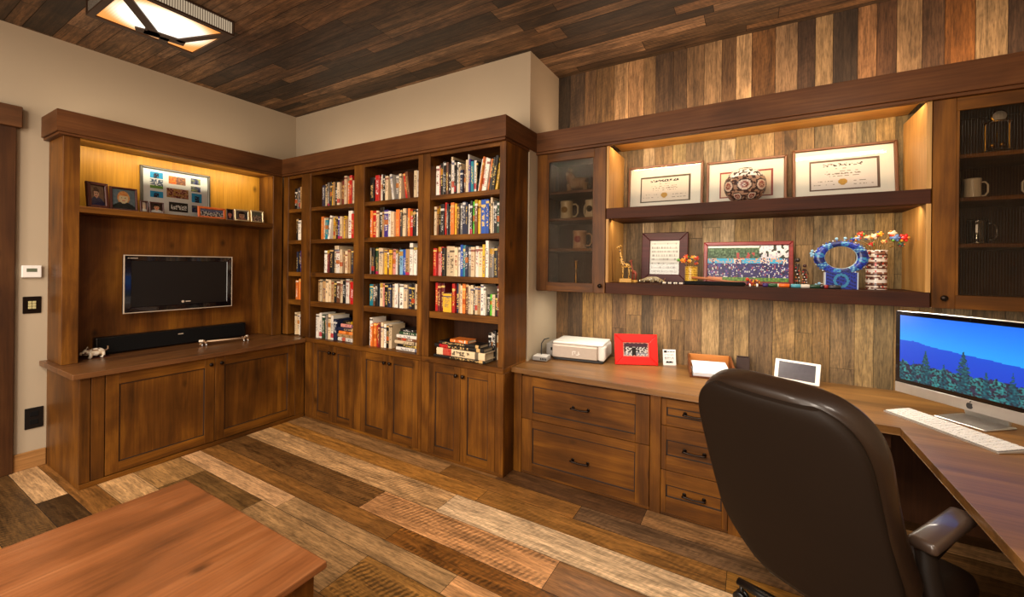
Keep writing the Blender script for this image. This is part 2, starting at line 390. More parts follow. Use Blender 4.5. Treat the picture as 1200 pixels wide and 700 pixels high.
# ------------------------------------------------------------------ room shell
XW, XR, YB, YJ, YN = -4.649, 1.45, 3.474, 2.913, -2.3
XJ, ZC = -1.545, 3.258
rb = random.Random(3)
def jit(c, a):
    k = 1 + rb.uniform(-a, a); return tuple(max(0, min(1, v * k)) for v in c)
def quadboard(mb, mapf, u0, u1, v0, v1, col, saw=0.0, gap=.0012, mi=0, edge=0.0):
    ru, rv = rb.uniform(0, 50), rb.uniform(0, 50)
    a, b_, c, d = (u0 + gap, v0 + gap), (u1 - gap, v0 + gap), (u1 - gap, v1 - gap), (u0 + gap, v1 - gap)
    cc = (*col, saw)
    mb.face([mapf(*p) for p in (a, b_, c, d)], mi, cc, [(p[0] + ru, p[1] + rv) for p in (a, b_, c, d)])
    if edge:
        for p, q in ((a, b_), (b_, c), (c, d), (d, a)):
            mb.face([mapf(*p), mapf(*q), mapf(*q, edge), mapf(*p, edge)], mi, cc, [(p[0] + ru, p[1] + rv), (q[0] + ru, q[1] + rv), (q[0] + ru, q[1] + rv + .01), (p[0] + ru, p[1] + rv + .01)])

# floor: board rows run along x; each row = (near edge y, far edge y, [(start x, colour, saw marks)])
FROWS = [
    (2.72, 3.474, None),
    (2.54, 2.72, [(-4.65, '#8a6238', 0), (-1.6, '#644326', .3), (-.57, '#a5794c', .3), (.5, '#6e4a28', 0)]),
    (2.385, 2.54, [(-4.65, '#a87c4c', 0), (-2.0, '#91622e', .2), (-.94, '#7d5e40', .5), (.3, '#9a6f42', 0)]),
    (2.23, 2.385, [(-4.65, '#b57c38', 0), (-1.56, '#946630', .35), (-.1, '#a0702f', .2)]),
    (2.01, 2.23, [(-4.65, '#cfa26e', .6), (-1.71, '#ecc89c', .3), (.2, '#8c6236', .3)]),  # palest board also has the light streak on the floor in its colour
    (1.79, 2.01, [(-4.65, '#76512a', 1.0), (-2.15, '#cb925e', .75), (-.86, '#8f6238', 0), (.4, '#6b4726', .3)]),
    (1.655, 1.79, [(-4.65, '#8c5e2c', 0), (-1.77, '#80501f', 1.0), (-.2, '#a5733f', 0)]),
    (1.52, 1.655, [(-4.65, '#cfa070', 0), (-2.60, '#a07c52', .1), (-1.26, '#cb9460', 0), (.1, '#7a5230', .5)]),
    (1.23, 1.52, [(-4.65, '#a67c4a', .2), (-3.50, '#6e4f2a', .3), (-2.75, '#a27c50', .2), (-1.75, '#90642f', 1.0), (-.3, '#7a5430', .6)]),
    (1.035, 1.23, [(-4.65, '#c89c68', 0), (-3.0, '#8a6236', .3), (-1.4, '#7c5630', .6), (.0, '#a27848', 0)]),
    (.90, 1.035, [(-4.65, '#86592a', .1), (-3.1, '#54371b', .6), (-1.0, '#a27848', .3)]),
    (.755, .90, [(-4.65, '#caa070', 0), (-3.92, '#463018', .8), (-2.2, '#8c623a', .4), (-.3, '#b98a58', 0)]),
    (.55, .755, [(-4.65, '#5e4222', 1.0), (-1.9, '#8c623a', .4), (-.2, '#6e4c2a', .8)]),
]
mb = MB()
fl = lambda u, v, e=0: (u, v, -e)
cols = ['#8a6238', '#a87c4c', '#6e4c2a', '#b98a58', '#946630', '#54371b', '#9a744a']
rows = list(FROWS)
y = .55
while y > YN:
    w = rb.choice([.13, .16, .2]); y0 = max(YN, y - w)
    rows.append((y0, y, [(-4.65, rb.choice(cols), rb.random() * .8)] + [(x + rb.uniform(-.4, .4), rb.choice(cols), rb.random() * .8) for x in (-3, -1.3, .3)])); y = y0
for y0, y1, segs in rows:
    if segs is None:
        y = y0
        while y < y1 - .01:
            quadboard(mb, fl, XW, -1.2 + rb.uniform(-.3, .3), y, min(y + .15, y1), hexc('#6a4728'), .3)
            quadboard(mb, fl, -1.5, XR, y, min(y + .15, y1), hexc(rb.choice(cols)), .3); y += .15
        continue
    for i, (x0, c, sw) in enumerate(segs):
        x1 = segs[i + 1][0] if i + 1 < len(segs) else XR
        quadboard(mb, fl, max(x0, XW), x1, y0, y1, jit(hexc(c), .05), sw)
mb.box(XW - .1, XR + .1, YN - .1, YB + .1, -.12, -.0015, 1)
struct(mb.build('floor', [FLOORM, GAP], recalc=False))

# ceiling: narrow dark boards along x
mb = MB()
cl = lambda u, v, e=0: (u, v, ZC + e)
ccol = ['#46321f', '#5c4129', '#6f5236', '#382818', '#523c26', '#684a2e', '#7c5e42', '#402f20']
y = YN
while y < YB:
    w = rb.choice([.085, .1, .13, .15]); y1 = min(YB, y + w); x = XW - rb.uniform(0, 1)
    while x < XR:
        x1 = x + rb.uniform(.5, 1.7)
        quadboard(mb, cl, max(x, XW), min(x1, XR), y, y1, jit(hexc(rb.choice(ccol)), .15), rb.random() * .6, .0015)
        x = x1
    y = y1
mb.box(XW - .1, XR + .1, YN - .1, YB + .1, ZC + .004, ZC + .12, 1)
o = mb.build('ceiling', [CEILM, GAP], recalc=False); struct(o)

# barnwood wall, boards upright
mb = MB()
ed = [-1.545, -1.43, -1.295, -1.19, -1.03, -.911, -.785, -.693, -.558, -.459, -.335, -.214, -.12, -.021, .124, .255, .354, .45, .578, .674, .77, .888, .988, 1.119, 1.25, 1.364, 1.45]
upc = ['#4a3a2a', '#5e4733', '#7a5a3c', '#85633f', '#c0966c', '#b58a62', '#a57f58', '#5e4632', '#664c36', '#8a6a4c', '#a88562', '#7a5a3e', '#cfa87f', '#7d5632', '#9a7a5c', '#5a4232', '#b8966f', '#4a3a2e', '#a87a54', '#6e4c34', '#a88562', '#6a4c36', '#9a6230', '#b8966f', '#5a4232', '#7a5a3c']
mdc = ['#8a755c', '#9a8468', '#7d6a54', '#a18a6e', '#8f7658', '#74614c', '#a8927a', '#846c50', '#93805f', '#7a6650', '#9c8a72', '#ad9a84', '#86704f', '#9a8060', '#74583c', '#8a7050', '#7c6a52', '#9c8466', '#8a7a5e', '#a08458', '#8c7650', '#97804f', '#7a6246', '#8a755c', '#8a755c', '#8a755c']
loc_ = ['#76583a', '#5b442e', '#a07a48', '#967348', '#76573a', '#8a6a46', '#66503a', '#9c7a56', '#7d5f3e', '#8c6c4c', '#ab8c66', '#806648', '#a0825c', '#705840', '#94754e', '#8f7046', '#836540', '#866c4e', '#a88a60', '#7e6848', '#957448', '#86683f', '#8a755c', '#7a6246', '#8a755c', '#8a755c']
for i in range(len(ed) - 1):
    x0, x1 = ed[i], ed[i + 1]; t = rb.uniform(0, .006)
    bm_ = lambda u, v, e=0, t=t: (v, YB - .006 - t + e, u)
    j1 = rb.uniform(1.36, 1.42); j2 = rb.uniform(2.5, 2.62); cuts = [0, rb.uniform(.2, .7), j1, j2, ZC]
    dk = lambda c, k: (c[0] * k, c[1] * k * .97, c[2] * k * .84)
    low = dk(hexc(loc_[i]), .76)
    segs = [(0, cuts[1], jit(low, .2)), (cuts[1], j1, low), (j1, j2, dk(hexc(mdc[i]), .86)), (j2, ZC, dk(hexc(upc[i]), .8))]
    if rb.random() < .45:  # an extra joint in the lower band
        k = rb.uniform(.85, 1.25); segs[1] = (cuts[1], k, low); segs.insert(2, (k, j1, jit(low, .25)))
    if rb.random() < .5:
        k = rb.uniform(1.5, 2.0); s = [q for q in segs if q[0] == j1][0]; n = segs.index(s); segs[n] = (s[0], k, s[2]); segs.insert(n + 1, (k, s[1], jit(s[2], .2)))
    for u0, u1, c in segs:
        quadboard(mb, bm_, u0, u1, x0, x1, c, rb.random() * .7, .0012, edge=.006)
mb.box(XJ - .02, XR + .1, YB, YB + .12, -.1, ZC + .1, 1)
struct(mb.build('wall_back', [BARNM, GAP], recalc=False))

mb = MB(); mb.box(XW - .12, XW, YN - .1, YJ + .12, -.1, ZC + .1); struct(mb.build('wall_left', PLASTER))
mb = MB(); mb.box(XW, XJ, YJ, YB + .12, -.1, ZC + .1); struct(mb.build('wall_corner', [PLASTER]))
mb = MB(); mb.box(XR, XR + .12, YN - .1, YB + .12, -.1, ZC + .1); struct(mb.build('wall_right', PLASTER))
mb = MB(); mb.box(XW - .12, XR + .12, YN - .12, YN, -.1, ZC + .1); struct(mb.build('wall_front', PLASTER))

# door at the left edge: casing, head and a panelled leaf
d = bpy.data.objects.new('door_1', None); C.objects.link(d); d.location = (XW, .24, 0); struct(d)
mb = MB(); mb.box(XW, XW + .035, .66, .778, 0, 2.51, 0, .003); mb.build('door_casing', DOORW, d, True)
mb = MB(); mb.box(XW, XW + .035, -.36, -.24, 0, 2.51, 0, .003); mb.build('door_casing', DOORW, d, True)
mb = MB(); mb.box(XW, XW + .055, -.39, .803, 2.51, 2.662, 0, .004); mb.build('door_head', DOORWY, d, True)
mb = MB()
mb.box(XW + .001, XW + .02, -.235, .655, .005, 2.5, 0)
for z0, z1 in ((.2, 1.0), (1.15, 2.35)):
    for y0, y1 in ((-.12, .16), (.26, .54)):
        mb.box(XW + .012, XW + .028, y0, y1, z0, z1, 0, .008)
lf = mb.build('door_leaf', DOORW, d, True)
mb = MB(); mb.tube([(XW + .03, .6, 1.02), (XW + .07, .6, 1.02), (XW + .075, .5, 1.02)], .01); h = mb.build('door_handle', KNOBM, None); h.data.transform(Matrix.Translation(-root_loc(d))); h.parent = lf
mb = MB(); mb.box(XW, XW + .018, .778, .943, 0, .125, 0, .003); struct(mb.build('baseboard_left', BASEB))

# crown moulding running over all the built-ins
path = [(-4.649, .904), (-4.269, .904), (-4.269, 2.525), (-1.534, 2.525), (-1.534, 3.016), (1.449, 3.016)]
def offset_path(p, d):
    out = []
    for i, q in enumerate(p):
        def nrm(a, b): v = Vector((b[0] - a[0], b[1] - a[1])).normalized(); return Vector((-v.y, v.x))
        if i == 0: n = nrm(p[0], p[1]); out.append((q[0] + n.x * d, q[1] + n.y * d))
        elif i == len(p) - 1: n = nrm(p[-2], p[-1]); out.append((q[0] + n.x * d, q[1] + n.y * d))
        else:
            a, b = nrm(p[i - 1], q), nrm(q, p[i + 1]); out.append((q[0] + (a.x + b.x) * d, q[1] + (a.y + b.y) * d))
    return out
mb = MB()
for d0, d1, z0, z1 in ((0, .03, 2.474, 2.63), (.012, .05, 2.455, 2.474)):
    pa, pb = offset_path(path, d0), offset_path(path, d1)
    for i in range(len(path) - 1):
        mb.prism([pa[i], pa[i + 1], pb[i + 1], pb[i]], z0, z1, 0 if i in (0, 2, 4) else 1, .002)
crown = struct(mb.build('trim_1', [WCROWN_X, WCROWN_Y]))
# ------------------------------------------------------------------ cabinet parts
def knob(parent, x, y, z, face):
    mb = MB()
    M = Matrix.Translation((x, y, z)) @ (Euler((PI / 2, 0, 0)).to_matrix().to_4x4() if face == 'y' else Euler((0, PI / 2, 0)).to_matrix().to_4x4())
    mb.lathe([(.006, 0), (.006, .012), (.014, .018), (.016, .024), (.012, .03), (.0, .032)], 14, M=M)
    mb.build('knob', KNOBM, parent, True)
BEADW = plain('shadow_bead', '#1c0e05', .6)  # bead coloured dark to paint the shadow line round the panels
def shaker(name, parent, face, f, a0, a1, z0, z1, st=.075, rt=.075, rb_=.075, th=.02, horizontal=False, inset=.008):
    """five-piece door or drawer front; face 'y' looks to -y, face 'x' looks to +x"""
    mb = MB()
    def bx(a, b, c, e, dd0, dd1, mi):
        if face == 'y': mb.box(a, b, f + dd0, f + dd1, c, e, mi, .0015)
        else: mb.box(f - dd1, f - dd0, a, b, c, e, mi, .0015)
    bx(a0, a0 + st, z0, z1, 0, th, 0); bx(a1 - st, a1, z0, z1, 0, th, 0)
    bx(a0 + st, a1 - st, z1 - rt, z1, 0, th, 1); bx(a0 + st, a1 - st, z0, z0 + rb_, 0, th, 1)
    bx(a0 + st - .002, a1 - st + .002, z0 + rb_ - .002, z1 - rt + .002, inset, th, 2)
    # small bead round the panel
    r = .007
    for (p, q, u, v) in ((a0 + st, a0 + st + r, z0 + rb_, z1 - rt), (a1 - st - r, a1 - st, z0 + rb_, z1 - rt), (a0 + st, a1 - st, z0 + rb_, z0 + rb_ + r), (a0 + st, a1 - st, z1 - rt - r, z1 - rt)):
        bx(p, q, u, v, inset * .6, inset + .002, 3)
    H = WX if face == 'y' else WY
    return mb.build(name, [WZ, H, H if horizontal else WZ, BEADW], parent, True)
def boxpart(name, mat, parent, *b, bev=.002):
    mb = MB(); mb.box(*b, 0, bev); return mb.build(name, mat, parent, True)
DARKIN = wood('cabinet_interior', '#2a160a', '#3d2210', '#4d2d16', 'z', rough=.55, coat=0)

# ---- media wall: base, top, hutch
t = thing('media_base_cabinet', 'low two-door wooden cabinet with framed panels under the television', 'cabinet', (-4.28, 1.75, 0))
boxpart('carcass', WZ, t, XW + .003, -3.93, .945, 2.563, .0, .752)
boxpart('plinth', WY, t, -3.93, -3.905, .945, 2.563, .0, .034)
boxpart('face_stile', WZ, t, -3.932, -3.91, .945, 1.0, .036, .752)
boxpart('face_stile', WZ, t, -3.932, -3.91, 1.004, 1.072, .036, .752)
boxpart('face_stile', WZ, t, -3.932, -3.91, 2.468, 2.563, .036, .752)
d = shaker('door', t, 'x', -3.91, 1.077, 1.757, .04, .748, .072, .078, .072); knob(d, -3.91, 1.722, .694, 'x')
d = shaker('door', t, 'x', -3.91, 1.761, 2.464, .04, .748, .072, .078, .072); knob(d, -3.91, 1.800, .694, 'x')
mb = MB(); mb.box(XW + .002, -3.88, .905, 2.556, .7525, .79, 0, .004, 2)
tag(mb.build('media_countertop', [WTOPY]), 'long dark wooden countertop below the television, soundbar lying on it', 'countertop')

t = thing('media_hutch', 'tall wooden wall unit with photo shelf and lit back panel around the television', 'wall unit', (-4.48, 1.75, .79))
boxpart('side_panel', WZ, t, XW + .002, -4.325, .945, .975, .791, 2.455)
boxpart('face_stile', WZ, t, -4.325, -4.305, .945, 1.032, .791, 2.455)
boxpart('side_panel', WZ, t, XW + .002, -4.325, 2.462, 2.555, .791, 2.455)
boxpart('face_stile', WZ, t, -4.325, -4.305, 2.458, 2.556, .791, 2.455)
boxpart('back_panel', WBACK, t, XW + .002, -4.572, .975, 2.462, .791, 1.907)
boxpart('back_panel', WGOLD, t, XW + .002, -4.572, .975, 2.462, 1.956, 2.455)['label'] = 'upper back panel with golden strip glow in its colour'
boxpart('top_panel', WY, t, XW + .002, -4.305, .975, 2.458, 2.456, 2.474)
boxpart('shelf', WY, t, -4.572, -4.306, .975, 2.462, 1.908, 1.955)

# ---- bookcases
SH = [(.757, .80), (1.116, 1.168), (1.412, 1.456), (1.745, 1.786), (2.072, 2.109)]
def bookcase(label, x0, x1, cols, doors, basex):
    t = thing('bookcase', label, 'bookcase', ((x0 + x1) / 2, 2.74, 0))
    xs = [x0] + [v for c in cols for v in c] + [x1]
    for i in range(0, len(xs), 2):
        nm = 'side_panel' if i in (0, len(xs) - 2) else 'divider'
        mb = MB(); a, b = xs[i], xs[i + 1]
        mb.box(a, b, 2.565, 2.585, .8, 2.455, 0, .002)
        if b - a > .07:
            mb.box(a, a + .02, 2.585, 2.9, .8, 2.455, 0); mb.box(b - .02, b, 2.585, 2.9, .8, 2.455, 0)
        else: mb.box(a, b, 2.585, 2.9, .8, 2.455, 0)
        mb.build(nm, WZ, t, True)
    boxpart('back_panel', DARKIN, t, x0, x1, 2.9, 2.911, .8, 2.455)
    boxpart('top_rail', WX, t, cols[0][0], x1 - .02, 2.568, 2.586, 2.425, 2.455)
    boxpart('top_panel', WX, t, x0, x1, 2.59, 2.911, 2.456, 2.472)
    for a, b in cols:
        for z0, z1 in SH[1:]:
            boxpart('shelf', WX, t, a - .001, b + .001, 2.572, 2.9, z0, z1)
    boxpart('base_ledge', WX, t, basex, x1, 2.558, 2.911, .757, .80, bev=.004)
    if basex > x0: boxpart('base_ledge', WX, t, x0, basex - .001, 2.558, 2.911, .757, .79)
    boxpart('base_carcass', WZ, t, basex, x1, 2.587, 2.911, .0, .757)
    boxpart('plinth', WX, t, basex, x1, 2.57, 2.587, .0, .022)
    e = [basex] + [v for c in doors for v in c] + [x1]
    for i in range(0, len(e), 2):
        if e[i + 1] - e[i] > .006: boxpart('face_stile', WZ, t, e[i], e[i + 1], 2.565, 2.587, .024, .756)
    for a, b in doors:
        m = (a + b) / 2
        d = shaker('door', t, 'y', 2.565, a + .002, m - .0015, .026, .754, .062, .065, .065); knob(d, m - .033, 2.565, .69, 'y')
        d = shaker('door', t, 'y', 2.565, m + .0015, b - .002, .026, .754, .062, .065, .065); knob(d, m + .033, 2.565, .69, 'y')
    return t
COLS = [(-4.213, -3.989), (-3.838, -3.191), (-3.053, -2.402), (-2.272, -1.607)]
bookcase('dark wooden corner bookcase of three bays between the television wall and the end bookcase', -4.3, -2.347, COLS[:3], [(-3.77, -3.162), (-3.075, -2.378)], -3.905)
bookcase('single-bay wooden end bookcase with tall side panel beside the printer desk', -2.343, -1.555, COLS[3:], [(-2.262, -1.625)], -2.343)

# ---- desk run
def pull(parent, x, y, z):
    mb = MB()
    mb.tube([(x - .055, y + .002, z), (x - .055, y - .022, z), (x - .05, y - .028, z)], [.009, .006, .006], 8)
    mb.tube([(x + .055, y + .002, z), (x + .055, y - .022, z), (x + .05, y - .028, z)], [.009, .006, .006], 8)
    mb.tube([(x - .066, y - .028, z), (x - .055, y - .029, z), (x, y - .031, z - .004), (x + .055, y - .029, z), (x + .066, y - .028, z)], [.007, .0065, .005, .0065, .007], 8)
    mb.ball((x - .055, y, z), .012, sc=(1, .4, 1)); mb.ball((x + .055, y, z), .012, sc=(1, .4, 1))
    mb.build('handle', KNOBM, parent, True)
t = thing('drawer_cabinet', 'wide two-drawer wooden base cabinet with bar handles below the printer', 'cabinet', (-1.05, 3.08, 0))
boxpart('carcass', WZ, t, -1.553, -.557, 2.738, 3.46, 0, .748)
boxpart('face_stile', WZ, t, -1.553, -1.487, 2.716, 2.738, .0, .748)
boxpart('plinth', WX, t, -1.487, -.557, 2.722, 2.738, 0, .02)
for z0, z1, rt, rb_, hz in ((.412, .726, .07, .05, .556), (.022, .408, .06, .066, .19)):
    d = shaker('drawer', t, 'y', 2.718, -1.484, -.559, z0, z1, .088, rt, rb_, horizontal=True); pull(d, -1.024, 2.726, hz)
t = thing('drawer_cabinet', 'narrow three-drawer wooden base cabinet left of the dark knee space', 'cabinet', (-.3, 3.08, 0))
boxpart('carcass', WZ, t, -.555, -.044, 2.738, 3.46, 0, .748)
boxpart('face_stile', WZ, t, -.555, -.49, 2.717, 2.738, .0, .748)
boxpart('face_stile', WZ, t, -.112, -.044, 2.717, 2.738, .0, .748)
boxpart('plinth', WX, t, -.49, -.112, 2.722, 2.738, 0, .015)
for z0, z1, rt, rb_, hz in ((.562, .726, .05, .06, .65), (.285, .558, .085, .09, .425), (.017, .281, .088, .1, .155)):
    d = shaker('drawer', t, 'y', 2.717, -.487, -.115, z0, z1, .03, rt, rb_, horizontal=True); pull(d, -.295, 2.725, hz)

t = thing('corner_desk', 'L-shaped brown wooden worktop along the barnwood wall with the computer in its corner', 'desk', (.9, 2.9, 0))
mb = MB()
poly = [(-1.553, 2.675), (.622, 2.664), (.618, .55), (1.447, .55), (1.447, 3.462), (-1.553, 3.462)]
mb.prism(poly, .75, .788, 0, .004, seg=2); mb.build('desktop', WTOPX, t, True)
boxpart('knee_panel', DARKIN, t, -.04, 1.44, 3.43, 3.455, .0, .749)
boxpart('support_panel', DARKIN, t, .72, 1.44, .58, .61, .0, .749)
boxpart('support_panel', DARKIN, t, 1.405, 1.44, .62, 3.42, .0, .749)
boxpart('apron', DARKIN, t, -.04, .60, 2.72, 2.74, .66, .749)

# ---- upper cabinets and open shelves
ZU0, ZU1 = 1.345, 2.455
def glass_cabinet(label, x0, x1, shelves, knobside):
    t = thing('glass_door_cabinet', label, 'cabinet', ((x0 + x1) / 2, 3.26, ZU0))
    boxpart('side_panel', WZ, t, x0, x0 + .02, 3.068, 3.46, ZU0, ZU1)
    boxpart('side_panel', WZ, t, x1 - .02, x1, 3.068, 3.46, ZU0, ZU1)
    boxpart('back_panel', DARKIN, t, x0 + .02, x1 - .02, 3.44, 3.46, ZU0, ZU1)
    boxpart('bottom_panel', WX, t, x0 + .02, x1 - .02, 3.068, 3.44, ZU0, ZU0 + .03)
    boxpart('top_panel', WX, t, x0 + .02, x1 - .02, 3.068, 3.44, ZU1 - .02, ZU1)
    for z in shelves: boxpart('shelf', WX, t, x0 + .02, x1 - .02, 3.1, 3.44, z - .022, z)
    mb = MB(); st, rl = .09, .068; f = 3.046
    a0, a1, z0, z1 = x0 + .002, x1 - .002, ZU0, ZU1 - .001
    mb.box(a0, a0 + st, f, f + .02, z0, z1, 0, .002); mb.box(a1 - st, a1, f, f + .02, z0, z1, 0, .002)
    mb.box(a0 + st, a1 - st, f, f + .02, z1 - rl, z1, 1, .002); mb.box(a0 + st, a1 - st, f, f + .02, z0, z0 + rl + .004, 1, .002)
    b = .012
    mb.box(a0 + st, a0 + st + b, f + .005, f + .02, z0 + rl, z1 - rl, 0); mb.box(a1 - st - b, a1 - st, f + .005, f + .02, z0 + rl, z1 - rl, 0)
    d = mb.build('door', [WZ, WX], t, True)
    # ribbed pane
    mb = MB(); n = int((a1 - a0 - 2 * st) / .0018); za, zb = z0 + rl, z1 - rl
    va = []; vb = []
    for i in range(n + 1):
        x = a0 + st + (a1 - a0 - 2 * st) * i / n; yy = f + .012 - .0022 * abs(math.sin(PI * i / 6))
        va.append(mb.bm.verts.new((x, yy, za))); vb.append(mb.bm.verts.new((x, yy, zb)))
    for i in range(n):
        ff = mb.bm.faces.new([va[i], va[i + 1], vb[i + 1], vb[i]]); ff.smooth = True
    mb.build('ribbed_pane', RIB, d, True, recalc=False)['label'] = 'vertically ribbed glass pane'
    knob(d, x1 - .036 if knobside == 'r' else x0 + .045, f, ZU0 + .055, 'y')
    return t
glass_cabinet('narrow wall cabinet with ribbed glass door of mugs beside the end bookcase', -1.543, -.962, [1.69, 1.935, 2.154], 'r')
glass_cabinet('wall cabinet with ribbed glass door of mugs above the computer', .826, 1.447, [1.69, 1.936, 2.165], 'l')
t = thing('wall_shelf_unit', 'open two-shelf wooden wall unit between the glass cabinets, barnwood behind', 'shelf', (-.07, 3.26, 1.345))
boxpart('lower_shelf', WSHELF, t, -.96, .824, 3.05, 3.46, 1.345, 1.427, bev=.003)
boxpart('upper_shelf', WSHELF, t, -.96, .824, 3.05, 3.46, 1.905, 1.986, bev=.003)
WSIDE = wood('honey_lit_side', '#9a6a34', '#b98a4c', '#cfa468', 'z', knots=False)  # lighter honey wood, with the shelf light put into its colour
WSOFF = wood('glow_soffit', '#b88038', '#d49c4e', '#e6b468', 'x')  # wood brightened so its colour carries the glow of the strip
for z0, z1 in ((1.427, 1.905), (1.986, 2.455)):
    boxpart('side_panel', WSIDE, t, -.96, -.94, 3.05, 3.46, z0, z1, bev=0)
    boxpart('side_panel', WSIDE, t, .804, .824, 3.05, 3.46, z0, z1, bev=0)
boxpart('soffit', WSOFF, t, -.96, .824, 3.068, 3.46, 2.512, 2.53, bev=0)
# ------------------------------------------------------------------ books
def book_mesh(kind):
    mb = MB()
    if kind == 'hard':
        out = [(-.5, .03), (-.42, .008), (-.2, 0), (.2, 0), (.42, .008), (.5, .03), (.5, 1), (.42, 1), (.42, .05), (-.42, .05), (-.42, 1), (-.5, 1)]
        mb.prism(out, 0, 1, 0); mb.box(-.42, .42, .05, .96, .015, .975, 1)
    elif kind == 'soft':
        out = [(-.5, .006), (-.44, 0), (.44, 0), (.5, .006), (.5, 1), (.47, 1), (.47, .02), (-.47, .02), (-.47, 1), (-.5, 1)]
        mb.prism(out, 0, 1, 0); mb.box(-.47, .47, .02, .995, .0, .997, 1)
    else:  # flat rounded spine
        out = [(-.5, .05), (-.46, .012), (-.3, 0), (.3, 0), (.46, .012), (.5, .05), (.5, 1), (.4, 1), (.4, .06), (-.4, .06), (-.4, 1), (-.5, 1)]
        mb.prism(out, 0, 1, 0)
        for z in (.12, .3, .7, .88): mb.box(-.44, .44, -.006, .02, z - .012, z + .012, 0)
        mb.box(-.4, .4, .06, .95, .015, .975, 1)
    bmesh.ops.recalc_face_normals(mb.bm, faces=mb.bm.faces[:])
    me = bpy.data.meshes.new('book_' + kind); mb.bm.to_mesh(me); mb.bm.free()
    me.materials.append(BOOK); me.materials.append(PAGES); return me
BM = {k: book_mesh(k) for k in ('hard', 'soft', 'ribbed')}
PAL = dict(w=('white', '#e6ddcf'), c=('cream', '#d9c09a'), t=('tan', '#b08a5c'), k=('black', '#14110f'), g=('grey', '#77706a'), n=('navy', '#1d2440'), b=('blue', '#1f4fa8'), l=('pale blue', '#7fb0cc'),
           e=('teal', '#187a8c'), r=('red', '#c4201a'), m=('maroon', '#6a1a1e'), o=('orange', '#e0762a'), y=('yellow', '#e0ae2a'), G=('green', '#55b22a'), D=('dark green', '#234028'), p=('purple', '#3c2878'), s=('brown', '#6a4026'), P=('pink', '#d68c80'))
ORD = 'first second third fourth fifth sixth seventh eighth ninth tenth eleventh twelfth thirteenth fourteenth fifteenth sixteenth seventeenth eighteenth nineteenth twentieth twenty-first twenty-second twenty-third twenty-fourth twenty-fifth twenty-sixth twenty-seventh twenty-eighth twenty-ninth thirtieth'.split()
br = random.Random(11)
def inkfor(key):
    if key in 'wctylPG': return br.choice(['#1a1512', '#7a1a14', '#22305e', '#3a2a1c'])
    return br.choice(['#efe6d4', '#e8c66a', '#e0ddd6', '#d8b070'])
BAYS = ['narrow corner bay', 'second bay from corner', 'third bay from corner', 'end bookcase']
SHN = {4: 'top', 3: 'second', 2: 'third', 1: 'fourth', 0: 'bottom'}
SHZ = [.80, 1.168, 1.456, 1.786, 2.109]
NBOOK = [0]
def put_book(key, loc, scale, rot, label, group, kind=None):
    kind = kind or br.choice(['hard', 'soft', 'soft', 'ribbed' if key in 'mnkDs' else 'hard'])
    o = bpy.data.objects.new('book', BM[kind]); C.objects.link(o)
    o.location = loc; o.scale = scale; o.rotation_euler = rot
    c = jit(hexc(PAL[key][1]), .18); o.color = (*c, 1); o['ink'] = [*hexc(inkfor(key))]
    tag(o, label, 'book', group); NBOOK[0] += 1
    return o
def shelf_row(bay, sh, x0, x1, tokens, base, first=0, y=2.6, depth=None):
    toks = tokens.split(); ws = []
    for q in toks:
        w = br.uniform(.75, 1.2)
        if '+' in q: w *= 1.5
        if '-' in q: w *= .6
        if q[0] == '_': w = 1.0 * float(q[1:] or 1)
        ws.append(w)
    ang_of = lambda q: R(9) if '/' in q else (R(-9) if '\\' in q else 0)
    seq = [ang_of(q) for q in toks]; pads = [0.021 + .004 if p != q else 0 for p, q in zip([0] + seq, seq)]; pe = .024 if seq[-1] else 0
    k = (x1 - x0 - sum(pads) - pe) / sum(ws); x = x0; n = first
    for q, w, pd in zip(toks, ws, pads):
        w *= k; x += pd
        if q[0] == '_': x += w; continue
        h = base * br.uniform(.88, 1.0)
        if '^' in q: h = base * 1.13
        if 'v' in q[1:]: h = base * .68
        a = R(9) if '/' in q else (R(-9) if '\\' in q else 0)
        top = min(h, (SH[sh + 1][0] if sh < 4 else 2.425) - SHZ[sh] - .012)
        size = 'tall ' if top > base * 1.05 else ('short ' if top < base * .75 else '')
        dep = depth or br.uniform(.16, .21)
        z = SHZ[sh] + abs(math.sin(a)) * w / 2 + .0005
        lb = '%s%s%s book, %s from left on %s shelf, %s' % (size, 'leaning ' if a else '', PAL[q[0]][0], ORD[n], SHN[sh], BAYS[bay])
        put_book(q[0], (x + w / 2 - math.sin(a) * base / 2, y + br.uniform(0, .03), z), (w * .97, dep, top), (0, a, 0), lb, 'books on the %s shelf, %s' % (SHN[sh], BAYS[bay]))
        x += w; n += 1
def stack(bay, sh, xc, y, keys, dims, where):
    """books lying flat, spines to the front; keys from the bottom up"""
    z = SHZ[sh] + .001; n = len(keys)
    for i, (key, (ln, th, dp)) in enumerate(zip(keys, dims)):
        place = 'lowest' if i == 0 else ('topmost' if i == n - 1 else ORD[i] + ' from bottom')
        o = put_book(key, (xc - ln / 2 + br.uniform(-.012, .012), y + br.uniform(-.008, .012), z + th / 2), (th * .97, dp, ln), (0, PI / 2, 0), '%s book lying flat, %s in bottom shelf stack, %s' % (PAL[key][0], place, BAYS[bay]), 'books lying in stacks', 'hard')
        z += th
A, B_, D_, E_ = COLS
# corner bay
shelf_row(0, 4, A[0] + .03, A[1] - .005, 'k g- n t P', .235)
shelf_row(0, 3, A[0] + .05, A[1] - .005, 's k w+ c c+', .23)
shelf_row(0, 2, A[0] + .09, A[1] - .005, 'n k p r- c', .23)
shelf_row(0, 1, A[0] + .08, A[1] - .005, 'o c- o r c', .22)
shelf_row(0, 0, A[0] + .06, A[1] - .005, 'c c o w t', .235)
